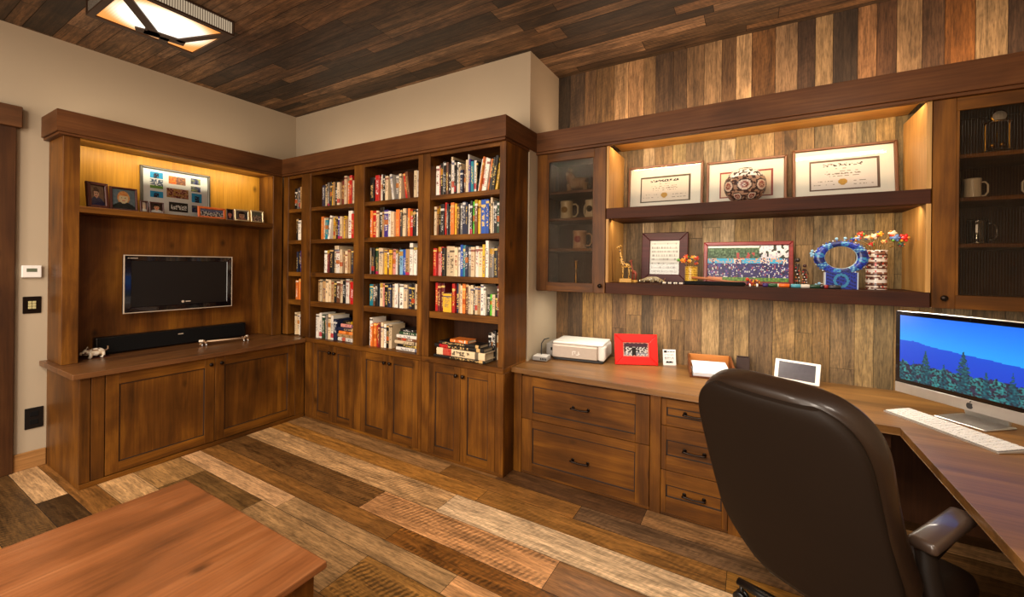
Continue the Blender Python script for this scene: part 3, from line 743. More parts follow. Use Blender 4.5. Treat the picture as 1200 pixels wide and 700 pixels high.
# second bay
shelf_row(1, 4, B_[0] + .1, B_[1] - .005, 'n c k g- k y t k c s m c^ o r^ c g+', .245)
shelf_row(1, 3, B_[0] + .09, B_[1] - .005, 'o c e w/ y t k p- c y t w^+ r k- c', .235)
shelf_row(1, 2, B_[0] + .17, B_[1] - .02, 'w m- k c^+ w+ c s c t n- r- w', .235)
shelf_row(1, 1, B_[0] + .05, B_[1] - .01, 't c k- t c c t k s c k w^+ t r m', .225)
shelf_row(1, 0, B_[0] + .04, B_[0] + .3, 'w w- D k g- c w', .25)
shelf_row(1, 0, B_[0] + .3, B_[0] + .35, 'n', .22, first=7)
stack(1, 0, -3.335, 2.62, 'wtonPk', [(.27, .036, .2), (.28, .032, .2), (.26, .03, .19), (.26, .034, .19), (.2, .034, .17), (.14, .03, .16)], 'on bottom shelf')
# third bay
shelf_row(2, 4, D_[0] + .02, D_[1] - .005, 'k+ k r+ c w- k c w\\ g c _.4 r+\\ s\\ _1 c w c', .245)
shelf_row(2, 3, D_[0] + .02, D_[1] - .005, 'o r+ c k^+ t p+ w c o+ r k- c n- o r k w w', .25)
shelf_row(2, 2, D_[0] + .02, D_[1] - .005, 'g k D c c y s y P w- k- l b t w^ w k', .24)
shelf_row(2, 1, D_[0] + .02, D_[1] - .005, 'e+ s k l- c P k n c w k w c n k c c', .215)
shelf_row(2, 0, D_[0] + .02, D_[0] + .3, 'w^ o o+ r m- c w k c', .225)
stack(2, 0, -2.55, 2.61, 'wkcswDk', [(.28, .03, .2), (.27, .026, .2), (.28, .03, .2), (.25, .024, .19), (.25, .028, .18), (.22, .026, .17), (.2, .024, .16)], 'on bottom shelf')
# end bookcase
shelf_row(3, 4, E_[0] + .005, E_[1] - .005, 'w+ P k g- k s k c^ w k- w c nv+ sv c w^- p e w k- w/ o-/ w/ k-/ w/ o-/ k/ w-/ k/ y/', .275)
shelf_row(3, 3, E_[0] + .01, E_[1] - .005, 'c s- k k+ r k g o+ y s k- g n n w- k G s y b+ b k- c^ w- k D c', .265)
shelf_row(3, 2, E_[0] + .005, E_[1] - .01, 'r P r k c c+ c w- b e n g c w c y n- w^ g+ k s', .25)
shelf_row(3, 1, E_[0] + .02, E_[0] + .11, 'r m m', .245)
shelf_row(3, 1, E_[0] + .115, E_[0] + .2, 'yv+', .215, first=3)
shelf_row(3, 1, E_[0] + .205, E_[1] - .005, 'r n t c o s c c k- c t w^ w kv Gv cv kv m', .235, first=4)
stack(3, 0, -1.98, 2.585, 'kckko', [(.5, .022, .145), (.47, .058, .145), (.48, .03, .14), (.4, .026, .13), (.17, .024, .12)], 'on bottom shelf')
shelf_row(3, 0, E_[1] - .21, E_[1] - .005, 'k w- k c k w k', .235, y=2.742, depth=.12)

# ------------------------------------------------------------------ pictures painted face by face
nsn = lambda x, y, s=0.0: noise.noise(Vector((x, y, s)))
def portrait(bg, hair, skin, cloth, fx=.5, fy=.55, r=.2):
    def fn(u, v):
        n = .06 * nsn(u * 9, v * 9, 3)
        dx, dy = (u - fx) / r, (v - fy) / (r * 1.25)
        if dx * dx + dy * dy < 1 and dy < .55:
            if dy > -.2 and abs(abs(dx) - .38) < .13 and abs(dy - .08) < .1: return (.2, .12, .1)
            if abs(dx) < .35 and abs(dy + .5) < .08: return (.65, .25, .22)
            return tuple(c + n for c in skin)
        if dx * dx + (dy - .12) ** 2 < 1.75 and v > fy - r * 1.0: return tuple(c + n * 2 for c in hair)
        if v < fy - r * .9 and abs(u - fx) < .16 + (fy - r * .9 - v) * 1.6: return tuple(c + n for c in cloth)
        return tuple(c + n for c in bg)
    return fn
def scene_pic(seed, a, b, c):
    def fn(u, v):
        n = nsn(u * 5 + seed, v * 4, seed); m = nsn(u * 14 + seed, v * 11, seed + 4)
        k = a if v + n * .25 > .62 else (b if m > -.05 else c)
        return tuple(x + m * .2 for x in k)
    return fn
def frame_ring(mb, w, h, fw, dep, mi=0, z0=0, bev=.004):
    """mitred frame standing in the local xz plane, front at y=0"""
    x0, x1 = -w / 2, w / 2
    for quad in ([(x0, 0), (x1, 0), (x1 - fw, fw), (x0 + fw, fw)], [(x0, h), (x1, h), (x1 - fw, h - fw), (x0 + fw, h - fw)], [(x0, 0), (x0, h), (x0 + fw, h - fw), (x0 + fw, fw)], [(x1, 0), (x1, h), (x1 - fw, h - fw), (x1 - fw, fw)]):
        M = Matrix.Translation((0, 0, z0)) @ Matrix(((1, 0, 0, 0), (0, 0, 1, 0), (0, 1, 0, 0), (0, 0, 0, 1)))
        mb.prism(quad, 0, dep, mi, bev, M)
def framed(name, label, cat, loc, rotz, lean, w, h, fw, fmat, fn, nx, ny, dep=.018, mat_w=0, glass=True, group=None, pname='photo', matcol=None):
    loc = (loc[0], loc[1], loc[2] + dep * abs(math.sin(lean)))
    t = thing(name, label, cat, loc, rotz, lean, group)
    mb = MB(); frame_ring(mb, w, h, fw, dep); mb.build('frame', fmat, t)
    mb = MB(); mb.box(-w / 2 + .004, w / 2 - .004, dep * .7, dep, .004, h - .004); mb.build('backing', BLACKM, t)
    g = 1.3 if 'photo' in name else 1.0; fn0 = fn; fn = lambda u, v: tuple(min(.97, c * g) for c in fn0(u, v))
    mb = MB(); mb.grid(w - 2 * fw + .004, h - 2 * fw + .004, nx, ny, fn, M=Matrix.Translation((-w / 2 + fw - .002, dep * .6, fw - .002))); mb.build(pname, PRINT, t, recalc=False)
    if glass:
        mb = MB(); mb.face([(-w / 2 + fw, dep * .35, fw), (w / 2 - fw, dep * .35, fw), (w / 2 - fw, dep * .35, h - fw), (-w / 2 + fw, dep * .35, h - fw)]); mb.build('glass', GLASS, t, recalc=False)
    return t
FR_MAHOG = wood('mahogany_frame', '#2a1214', '#42191c', '#54282a', 'x', knots=False, rough=.5, coat=.08, across=20)
FR_RED = wood('red_mahogany_frame', '#5a1a1c', '#7a2a2a', '#8e3836', 'x', knots=False, rough=.3, coat=.4, across=20)
FR_COPPER = plain('copper_gilt_frame', '#5e3a22', .4, metal=.25)
FR_PEWTER = plain('dark_pewter_frame', '#4a453c', .35, metal=.5)
FR_DARK = wood('dark_frame', '#2c1410', '#40201a', '#552c22', 'z', knots=False, rough=.35)
FR_ORANGE = wood('orange_frame', '#8a3c18', '#a85022', '#bd6a34', 'y', knots=False, rough=.35)
FR_SILVER = plain('champagne_frame', '#b3a07c', .3, metal=.6)
TVX = lambda y, z, x=-4.42: (x, y, z)
ZS = 1.9555
framed('framed_photo', 'dark wooden frame with a narrow portrait, first on the photo shelf above the television', 'photo frame', TVX(1.165, ZS, -4.40), PI / 2 + .25, R(-7), .135, .205, .024, FR_DARK, portrait((.45, .35, .28), (.3, .2, .15), (.8, .6, .5), (.15, .15, .3), .45, .6, .17), 14, 24, .03)
framed('framed_photo', 'square dark frame with a portrait of a blonde child on blue grey', 'photo frame', TVX(1.315, ZS, -4.40), PI / 2, R(-7), .17, .19, .014, FR_DARK, portrait((.36, .42, .46), (.75, .52, .3), (.9, .68, .56), (.12, .14, .14), .5, .55, .2), 30, 34, .03)
framed('framed_photo', 'tiny dark frame with a pale figure left of the photo of a man in white', 'photo frame', TVX(1.437, ZS, -4.385), PI / 2, R(-8), .055, .1, .012, FR_DARK, portrait((.2, .15, .12), (.7, .65, .6), (.75, .66, .58), (.8, .78, .74), .5, .6, .26), 10, 16, .015)
framed('framed_photo', 'small dark frame with a man in white overlapping the photo collage', 'photo frame', TVX(1.518, ZS, -4.375), PI / 2, R(-8), .1, .098, .01, FR_DARK, portrait((.22, .13, .1), (.12, .08, .07), (.8, .55, .42), (.85, .82, .8), .5, .55, .22), 16, 16, .015)
def collage(u, v):
    P_ = [(.1, .29, .80, .94, 0), (.1, .29, .56, .77, 1), (.1, .29, .36, .5, 2), (.37, .64, .72, .9, 3), (.34, .68, .40, .62, 4), (.38, .67, .08, .3, 5), (.72, .88, .78, .92, 6), (.72, .88, .6, .73, 7), (.73, .9, .34, .56, 8), (.73, .88, .1, .27, 9)]
    for x0, x1, y0, y1, k in P_:
        if x0 <= u <= x1 and y0 <= v <= y1:
            s, t = (u - x0) / (x1 - x0), (v - y0) / (y1 - y0); n = nsn(u * 40, v * 40, k); m = nsn(u * 18, v * 18, k + 9)
            if k in (0, 8, 2):
                return (.1, .12, .2) if abs(s - .5) < .2 and t < .75 and n > -.25 else (.1 + n * .05, .5, .68)
            if k == 1: return (.35, .5, .2) if t < .35 else ((.85, .85, .85) if n > .1 else (.25, .3, .4))
            if k == 3: return (.75 + n * .2, .42 + n * .2, .2) if s < .45 else (.5 + n * .3, .35 + n * .2, .28)
            if k == 4: return (.62, .45, .36) if n > .12 else ((.35, .12, .12) if m > 0 else (.55, .42, .2))
            if k == 5: return (.9, .9, .88) if (.2 < t < .7 and n > -.02 and .1 < s < .9) else (.08, .08, .07)
            return (.3 + m * .4, .32 + m * .4, .34 + n * .3)
    return (.86, .86, .78)
framed('photo_collage', 'large grey frame with many small photos on a white mat above the television', 'photo frame', (-4.522, 1.72, ZS), PI / 2, R(-3), .53, .425, .02, FR_PEWTER, collage, 96, 78, .022)
framed('framed_photo', 'wide orange wooden frame with a group photo in front of the collage', 'photo frame', TVX(1.94, ZS, -4.39), PI / 2, R(-6), .23, .108, .02, FR_ORANGE, scene_pic(3, (.4, .42, .55), (.75, .72, .72), (.18, .2, .26)), 34, 12, .018)
framed('framed_photo', 'small dark framed portrait right of the wide orange frame', 'photo frame', TVX(2.096, ZS, -4.39), PI / 2, R(-6), .066, .112, .008, FR_DARK, portrait((.1, .08, .08), (.1, .08, .1), (.72, .45, .38), (.12, .1, .12), .5, .5, .26), 10, 18, .015)
framed('framed_photo', 'champagne frame with a portrait of a smiling person in dark hair, second from right', 'photo frame', TVX(2.205, ZS, -4.39), PI / 2, R(-6), .138, .118, .016, FR_SILVER, portrait((.32, .32, .34), (.2, .13, .1), (.86, .6, .48), (.6, .4, .35), .5, .5, .25), 22, 18, .016)
framed('framed_photo', 'champagne frame with a couple beside the shelf end, last of the shelf photos', 'photo frame', TVX(2.352, ZS, -4.39), PI / 2, R(-6), .128, .126, .016, FR_SILVER, scene_pic(8, (.4, .42, .38), (.75, .62, .56), (.16, .16, .15)), 20, 20, .016)

# ------------------------------------------------------------------ television and what lies on the countertop
t = thing('television', 'black flat television with a thin silver rim mounted on the wooden back panel', 'television', (-4.455, 1.738, 1.115), PI / 2)
W_, H_ = .82, .487
mb = MB(); mb.box(-W_ / 2 + .004, W_ / 2 - .004, .006, .05, .004, H_ - .004, 0, .008, 2); mb.box(-.25, .25, .05, .085, .1, .4, 0, .01); mb.build('housing', BLACKP, t)
mb = MB(); frame_ring(mb, W_, H_, .009, .014, bev=.002); mb.build('rim', CHROME, t)['label'] = 'thin silver rim'
mb = MB(); frame_ring(mb, W_ - .01, H_ - .01, .045, .01, z0=.005, bev=.003); mb.build('bezel', TVGLASS, t)
mb = MB(); mb.face([(-.36, .007, .052), (.36, .007, .052), (.36, .007, H_ - .05), (-.36, .007, H_ - .05)]); mb.build('screen', TVGLASS, t, recalc=False)
mb = MB(); mb.tube([(0, .001, .075), (0, -.002, .075)], .011, 16); mb.box(.022, .06, -.001, .002, .071, .079); mb.box(-.385, -.375, -.001, .002, H_ - .03, H_ - .024); mb.box(-.37, -.32, -.001, .002, H_ - .0295, H_ - .0245)
mb.build('emblem', CHROME, t)
mb = MB(); mb.box(-.15, .15, .085, .115, .12, .38, 0, .004); mb.build('wall_bracket', BLACKM, t)
t = thing('soundbar', 'long black soundbar lying on the countertop under the television', 'soundbar', (-4.495, 1.738, .7905), PI / 2)
mb = MB(); mb.box(-.565, .565, 0, .07, .006, .145, 0, .012, 3); mb.build('body', BLACKP, t)
mb = MB(); mb.box(-.55, .55, -.004, .004, .014, .136, 0, .003); mb.build('grille', BLACKM, t)
mb = MB(); mb.box(-.02, .02, -.006, -.003, .1, .107); mb.build('emblem', CHROME, t)
mb = MB(); mb.box(-.5, -.4, .01, .06, 0, .007); mb.build('foot', BLACKM, t)
mb = MB(); mb.box(.4, .5, .01, .06, 0, .007); mb.build('foot', BLACKM, t)
# mottled carved animal
t = thing('carved_ornament', 'small cream and brown mottled carved animal beside the soundbar', 'ornament', (-4.44, 1.165, .7905), PI / 2 - .15)
mb = MB(); rr = random.Random(5)
cm = [hexc('#d8c4a8'), hexc('#e6d8c4'), hexc('#8a6a4c'), hexc('#c9b090'), hexc('#5c4030')]
mb.ball((0, 0, .045), .04, seg=14, sc=(1.35, .8, .8), col=cm[0]); mb.ball((-.055, -.005, .05), .026, seg=12, sc=(1.1, .9, .95), col=cm[1]); mb.ball((-.08, -.005, .042), .014, seg=8, col=cm[3])
for x, y in ((-.035, .02), (-.035, -.024), (.035, .02), (.035, -.024)): mb.tube([(x, y, .045), (x + .004, y, .02), (x - .004, y, 0)], [.014, .011, .012], 8)
mb.tube([(-.05, .015, .07), (-.046, .02, .088)], [.007, .003], 6); mb.tube([(-.05, -.02, .07), (-.046, -.026, .088)], [.007, .003], 6); mb.tube([(.05, 0, .05), (.066, 0, .06), (.066, .004, .085)], [.008, .006, .004], 6)
for f in mb.bm.faces:
    q = nsn(f.calc_center_median().x * 60, f.calc_center_median().z * 60, f.calc_center_median().y * 60); cc = cm[4] if q > .3 else (cm[2] if q > .15 else (cm[1] if q < -.1 else cm[0]))
    for l in f.loops: l[mb.col] = (*cc, 1)
mb.build('body', CARVE, t)
mb = MB(); mb.box(-.075, .075, -.035, .035, -.0, .004, 0, .001); mb.build('base', FR_DARK, t)
t = thing('carved_rod', 'slender cream rod with knobbly carved ends lying before the soundbar', 'ornament', (-4.27, 2.0, .7945), PI / 2 - .2)
mb = MB(); mb.tube([(-.14, 0, .03), (.14, 0, .026)], [.007, .007], 10); mb.build('rod', plain('bone', '#c9a988', .45), t)
for s in (-1, 1):
    mb = MB()
    for k in range(9):
        a = k * 2.4
        mb.ball((s * (.15 + .012 * (k % 4)) , .02 * math.cos(a), .026 + .014 * math.sin(a)), .012, seg=8, col=(cm[1], cm[2], cm[4])[k % 3])
    for dx in (-.012, .02): mb.tube([(s * .165 + dx, 0, .02), (s * .165 + dx, -.018, 0)], .005, 6)
    mb.build('carved_end', CARVE, t)

# ------------------------------------------------------------------ upper open shelves
ZU = 1.9868; ZL = 1.4278
def squiggle_rows(u, v, rows, seed):
    for (vc, hh, u0, u1, dens) in rows:
        if abs(v - vc) < hh and u0 < u < u1:
            if nsn(u * dens + seed, v * 60, seed) > .02: return True
    return False
def diploma(matc, border, paper, seed, seal=True):
    def fn(u, v):
        if not (.15 < u < .86 and .17 < v < .78): 
            return matc
        if not (.17 < u < .84 and .2 < v < .75): return border
        if seal and ((u - .5) / .045) ** 2 + ((v - .335) / .062) ** 2 < 1: return (.72 + .15 * nsn(u * 90, v * 90), .55 + .1 * nsn(u * 90, v * 90), .2)
        if squiggle_rows(u, v, [(.675, .022, .3, .7, 42)], seed): return (.12, .1, .1)
        if squiggle_rows(u, v, [(.6, .008, .42, .58, 60), (.55, .008, .32, .68, 60), (.5, .008, .32, .68, 60), (.45, .008, .34, .66, 60), (.36, .008, .24, .4, 60), (.29, .008, .2, .42, 60), (.34, .008, .6, .8, 60), (.28, .008, .6, .8, 60)], seed + 3): return (.5, .46, .42)
        return paper
    return fn
for x0, x1, h, lb, bc, pc, seal in ((-.893, -.33, .375, 'white matted diploma with a gold seal in copper frame, nearest the mug cabinet', (.3, .24, .16), (.84, .79, .74), True),
                             (-.308, .198, .352, 'white matted diploma with a red border behind the painted round pot', (.55, .2, .15), (.87, .78, .68), False),
                             (.228, .772, .376, 'white matted diploma with a gold seal under the row of light dots', (.34, .24, .18), (.84, .8, .78), True)):
    framed('framed_diploma', lb, 'diploma', ((x0 + x1) / 2, 3.375 if x0 > 0 else 3.40, ZU), 0, R(-9 if x0 > 0 else -5), x1 - x0, h, .018, FR_COPPER, diploma((.86, .84, .8), bc, pc, x0 * 7, seal), 110, 74, .02, pname='certificate', group=None)
def potcol(u, v):
    for i in range(7):
        cu = (i + .25) / 7; du = abs((u - cu + .5) % 1 - .5) * 7
        for cv, rr_, kk in ((.47, .42, 0), (.22, .34, 1)):
            uu = du if kk == 0 else abs((u - cu - .5 / 7 + .5) % 1 - .5) * 7
            q = math.hypot(uu * 1.0, (v - cv) * 3.2)
            if q < rr_:
                if q > rr_ * .82: return hexc('#2a1a18')
                if q > rr_ * .55: return hexc('#c9b4a2')
                if q > rr_ * .3: return hexc('#8a4a3c')
                return hexc('#5a2420') if (int(u * 190) + int(v * 40)) % 2 else hexc('#c9a890')
    if v > .66: return hexc('#d8d2cc') if nsn(u * 40, v * 14, 2) > -.08 else hexc('#1a1616')
    return hexc('#3a2420') if nsn(u * 30, v * 20) > 0 else hexc('#9a7a64')
t = thing('painted_pot', 'squat round pot painted with brown and white flower medallions on the upper shelf', 'pot', (-.052, 3.19, ZU))
mb = MB(); prof = []
for k in range(43):
    a = k / 42; th = -PI / 2 + a * PI * .84 + .18
    prof.append((max(.03, .126 * math.cos(th) ** .85 if math.cos(th) > 0 else .03), .113 + .115 * math.sin(th)))
z0 = prof[0][1]; prof = [(r, z - z0) for r, z in prof]
prof += [(prof[-1][0] * .96, prof[-1][1] + .003), (prof[-1][0] * .9, prof[-1][1] - .012)]
mb.lathe(prof, 140, colf=potcol); mb.build('body', CERAM, t)
mb = MB(); zt = max(p[1] for p in prof); rt_ = prof[-1][0]; mb.lathe([(rt_ * .9, zt - .012), (rt_ * .94, zt + .004), (rt_ * .6, zt + .001), (0.0, zt - .004)], 30); mb.build('opening', BLACKM, t)

# LED strip under the crown
t = thing('led_strip', 'row of small bright lights under the wooden beam over the diplomas', 'light strip', (-.07, 3.085, 2.5))
mb = MB(); mb.box(-.6, .85, -.006, .006, .004, .01); mb.build('tape', WHITEP, t)
mb = MB()
for k in range(48): mb.box(-.58 + k * .03 - .006, -.58 + k * .03 + .006, -.004, .004, .0, .004)
mb.build('diodes', LEDDOT, t)

# ------------------------------------------------------------------ lower open shelf
def giraffe_mat():
    m, nt, b = newmat('giraffe_spots'); tc = N(nt, 'ShaderNodeTexCoord'); vo = N(nt, 'ShaderNodeTexVoronoi', feature='DISTANCE_TO_EDGE'); vo.inputs['Scale'].default_value = 60
    nt.links.new(tc.outputs['Object'], vo.inputs['Vector']); rp = N(nt, 'ShaderNodeValToRGB'); rp.color_ramp.elements[0].position = .1; rp.color_ramp.elements[0].color = (*hexc('#d8a850'), 1); rp.color_ramp.elements[1].position = .16; rp.color_ramp.elements[1].color = (*hexc('#4a2412'), 1)
    nt.links.new(vo.outputs['Distance'], rp.inputs[0]); nt.links.new(rp.outputs[0], b.inputs['Base Color']); b.inputs['Roughness'].default_value = .4; return m
GIR = giraffe_mat()
def giraffe(loc, s, rz, label, mat):
    t = thing('giraffe_carving', label, 'carving', loc, rz)
    S = Matrix.Scale(s, 4)
    mb = MB(); mb.box(-.045, .045, -.022, .022, 0, .03, 0, .003, M=S); mb.build('base', plain('carving_base', '#c99a4c', .5), t)
    mb = MB()
    mb.tube([(.032, 0, .125), (.01, 0, .13), (-.018, 0, .14), (-.03, 0, .165), (-.035, 0, .21), (-.042, 0, .25), (-.045, 0, .272)], [.012, .02, .02, .014, .0095, .008, .007], 10, M=S)
    mb.tube([(-.04, 0, .275), (-.055, 0, .272), (-.072, 0, .262)], [.009, .0095, .005], 8, M=S)
    for x, y in ((-.02, .008), (-.02, -.008), (.026, .008), (.026, -.008)): mb.tube([(x, y, .13), (x + .002, y, .08), (x, y, .028)], [.009, .0055, .006], 7, M=S)
    for y in (.006, -.006): mb.tube([(-.044, y, .278), (-.04, y * 1.3, .293)], [.0025, .003], 6, M=S); mb.tube([(-.04, y, .278), (-.03, y * 3.2, .282)], [.004, .002], 6, M=S)
    mb.tube([(.036, 0, .13), (.044, 0, .11), (.045, 0, .085)], [.003, .0025, .004], 6, M=S)
    mb.build('body', mat, t)
giraffe((-.84, 3.16, ZL), .98, .3, 'tall spotted giraffe carving at the shelf end beside the framed page', GIR)
giraffe((-.785, 3.2, ZL), .6, -.4, 'shorter reddish giraffe carving behind the tall spotted one', plain('red_carving', '#8a3a26', .45, noise_amt=.4, nscale=90))
def music(u, v):
    n = nsn(u * 3, v * 3) * .03; base = (.84 + n, .84 + n, .84 + n)
    for k in range(8):
        vc = .9 - k * .115
        if .06 < u < .94 and abs(v - vc) < .03:
            if nsn(u * 34, k * 3.1, 1) > (.12 if k else .3): return (.56, .55, .55)
            if int((v - vc + .03) * 100) % 2 == 0: return (.68, .67, .67)
    return base
t = framed('framed_page', 'wide mahogany frame with a white printed page on the lower open shelf', 'picture frame', (-.602, 3.38, ZL), 0, R(-5), .345, .392, .0625, FR_MAHOG, music, 44, 80, .028, glass=True, pname='page')
GEMS = plain('crystal_beads', '#9a8c70', .2, coat=.6, noise_amt=.5, nscale=120)
t = thing('crystal_ornament', 'low ornament of clustered crystal beads and wire before the framed page', 'ornament', (-.645, 3.17, ZL))
mb = MB(); rr = random.Random(9)
mb.tube([(-.09, 0, .012), (-.03, .0, .03), (.03, 0, .032), (.09, 0, .012)], [.008, .018, .018, .006], 8)
for k in range(46):
    a = rr.uniform(-1, 1); mb.ball((a * .085, rr.uniform(-.022, .022), rr.uniform(.01, .052 - .03 * abs(a))), rr.uniform(.005, .0085), seg=7)
mb.build('bead_cluster', GEMS, t)
mb = MB()
for k in range(7): mb.tube([(-.08 + k * .027, -.018, .004), (-.075 + k * .027, -.01, .03), (-.07 + k * .027, 0, .058 - .012 * abs(k - 3) * .7)], .0016, 5)
mb.build('wire', BRASS, t)
t = thing('bead_string', 'short string of white and dark beads lying before the yellow vase', 'beads', (-.49, 3.1, ZL))
mb = MB()
for k in range(13): mb.ball((-.075 + k * .0125, .004 * math.sin(k * 1.7), .0075), .0075, seg=9, col=hexc('#e6ddd0') if k % 3 else hexc('#2a2024'))
mb.build('beads', BEADS, t)
FLC = ['#d8541e', '#c22a22', '#5aa03a', '#e0a02a', '#8a2a1e', '#e07a2a', '#c9b890', '#3a4a8a', '#b8742a']
def flower_vase(name, label, loc, r, h, bands, heads, seed, stem='#8a6a34'):
    t = thing(name, label, 'vase', loc); rr = random.Random(seed)
    mb = MB(); n = 26; prof = [(r * 1.03, 0)] + [(r * (1 + .045 * math.sin(k * 2.6)), h * (k + .5) / n) for k in range(n)] + [(r * 1.02, h), (r * .85, h), (r * .8, h * .9)]
    def cf(u, v):
        q = v * n + .8 * abs(((u * 9) % 1) - .5) * (1 if bands[0] != 'y' else .3)
        return hexc(bands[1][int(q) % len(bands[1])]) if nsn(u * 25, v * 30, seed) < .28 else hexc(rr.choice(bands[2]))
    mb.lathe(prof, 36, colf=cf); mb.build('vase_body', BEADS, t)
    for i, (x, y, z, c, s) in enumerate(heads):
        mb = MB(); mb.tube([(x * .15, y * .2, h * .7), (x * .45, y * .6, h + (z - h) * .5), (x, y, z)], [.003, .003, .0025], 6, 0)
        if i % 3 == 0: mb.tube([(x * .4, y * .5, h + (z - h) * .45), (x * .55 + .012, y * .5, h + (z - h) * .7)], [.0025, .005], 5, 0)
        st = mb.build('stem', plain('gilt_stem', stem, .4), t) if i == 0 else mb.build('stem', bpy.data.materials['gilt_stem'], t)
        mb = MB(); cc = hexc(c)
        s *= .85; mb.ball((x, y, z), s, seg=9, col=cc, sc=(1, 1, .8))
        for k in range(6):
            a = k * PI / 3; mb.ball((x + s * .9 * math.cos(a), y - s * .35, z + s * .75 * math.sin(a)), s * .42, seg=6, col=cc if k % 2 else hexc(FLC[(i + k) % 9]))
        mb.build('flower_head', BEADS, st)
    return t
flower_vase('beaded_vase', 'small yellow woven vase with orange and green beaded flowers beside the framed page', (-.38, 3.2, ZL), .042, .125, ('y', ['#c9a030', '#a87a1e', '#dcb84a'], ['#8a5a1a', '#e0c060']),
            [(-.085, 0, .172, '#4a9a3a', .014), (-.052, -.01, .168, '#d8801e', .02), (-.035, 0, .197, '#d84a1e', .017), (.01, .01, .19, '#c9a040', .018), (.036, -.01, .185, '#b8341e', .018), (.032, 0, .15, '#a83a1e', .014), (-.01, -.02, .165, '#e0a02a', .015)], 4)
# sheath and beaded stick lying along the front edge
t = thing('leather_sheath', 'long dark leather knife sheath with a brown wooden grip before the team photo', 'sheath', (-.22, 3.12, ZL), .03)
mb = MB(); mb.prism([(-.2, -.012), (-.18, -.017), (.1, -.016), (.17, -.006), (.18, 0), (.17, .008), (.1, .018), (-.18, .019), (-.2, .012)], 0, .026, 0, .006); mb.build('scabbard', BLACKM, t)
mb = MB(); mb.tube([(-.15, .03, .05), (-.05, .026, .044), (.06, .02, .03), (.17, .012, .02)], [.009, .009, .007, .005], 10); mb.build('grip', plain('copper_wood', '#a8643a', .35), t)
t = thing('beaded_animal', 'small orange and red beaded animal lying between sheath and beaded stick', 'ornament', (.005, 3.11, ZL))
mb = MB(); rr = random.Random(2)
for k in range(60):
    a, b2 = rr.uniform(0, 2 * PI), rr.uniform(-1, 1); q = math.sqrt(1 - b2 * b2)
    mb.ball((.034 * q * math.cos(a), .018 * q * math.sin(a), .026 + .018 * b2), .006, seg=6, col=hexc(rr.choice(['#d86a1e', '#b8281e', '#e0a83a', '#6a2a1e', '#3a2a5a'])))
for x in (-.02, .02):
    for y in (-.012, .012): mb.tube([(x, y, .02), (x, y, 0)], .006, 6)
mb.ball((-.036, 0, .046), .012, seg=8, col=hexc('#c2381e')); mb.build('bead_body', BEADS, t)
t = thing('beaded_stick', 'slim stick wrapped in bands of orange, blue, white and green beads', 'beaded stick', (.245, 3.1, ZL), -.02)
x = -.19
for c, w in (('#3a2468', .03), ('#1e4a2a', .05), ('#d8c9b0', .008), ('#e0681e', .055), ('#2a2a30', .008), ('#4a9ab0', .05), ('#d8d0c4', .045), ('#20402c', .05), ('#1a1a20', .02), ('#8a1e1e', .02), ('#2a2a30', .06)):
    mb = MB(); mb.tube([(x, 0, .0125), (x + .003, 0, .0125), (x + w - .003, 0, .0125), (x + w, 0, .0125)], [.009, .012, .012, .009], 12)
    for f in mb.bm.faces:
        for l in f.loops: l[mb.col] = (*hexc(c), 1)
    mb.build('bead_band', BEADS, t); x += w
def team(u, v):
    n = nsn(u * 46, v * 20, 1); m = nsn(u * 22, v * 10, 7)
    if v < .12: return (.3 + n * .25, .45 + n * .2, .18) if u > .2 else (.75, .5, .36)
    if v < .5:
        if n > .36: return (.8, .74, .8)
        if n < -.45: return (.6, .3, .35)
        return (.16 + m * .12, .13 + m * .1, .36 + m * .2)
    if v < .64:
        if abs(v - .58) < .05 and n > .1: return (.75, .55, .45)
        return (.2, .6, .8) if nsn(u * 9, 1, 3) > -.05 else ((.85, .8, .8) if n > -.1 else (.2, .2, .4))
    if u > .66: return (.75 + n * .3, .74 + n * .3, .8 + n * .3) if m > -.2 else (.15, .17, .15)
    if v > .93: return (.8, .85, .85)
    if .38 < u < .6 and v < .8 and m > .05: return (.6, .25, .25)
    return (.24 + n * .22, .33 + n * .22, .24 + n * .2)
framed('team_photo', 'wide red mahogany frame with a group photo of people in dark blue', 'photo frame', (-.04, 3.3, ZL), 0, R(-7), .546, .305, .026, FR_RED, team, 90, 44, .022)
for x, y, hh, lb, c in ((.247, 3.2, .19, 'thin dark beaded stick figure with white beads beside the team photo', '#241a1a'), (.285, 3.21, .15, 'shorter thin beaded figure with red beads beside the blue oval frame', '#3a1e1a')):
    t = thing('beaded_figurine', lb, 'figurine', (x, y, ZL))
    mb = MB()
    mb.tube([(-.006, 0, 0), (-.005, 0, hh * .4)], .004, 6); mb.tube([(.006, 0, 0), (.005, 0, hh * .4)], .004, 6); mb.tube([(0, 0, hh * .36), (0, 0, hh * .6), (0, 0, hh * .8)], [.009, .006, .008], 8)
    mb.tube([(-.008, 0, hh * .78), (-.018, -.004, hh * .55)], .003, 6); mb.tube([(.008, 0, hh * .78), (.018, -.004, hh * .55)], .003, 6); mb.ball((0, 0, hh * .92), hh * .075, seg=8)
    for f in mb.bm.faces:
        for l in f.loops: l[mb.col] = (*hexc(c), 1)
    mb.build('body', BEADS, t)
    mb = MB()
    for k in range(14):
        a = k * .9; mb.ball((.01 * math.cos(a), .01 * math.sin(a), hh * (.22 + .56 * (k % 5) / 5)), .0045, seg=6, col=hexc(['#e0d8d0', '#c22a22', '#d8783a'][k % 3]))
    mb.ball((0, -.002, .012), .012, seg=7, col=hexc('#8a2a22'), sc=(1.2, 1, .6)); mb.build('beads', BEADS, t)
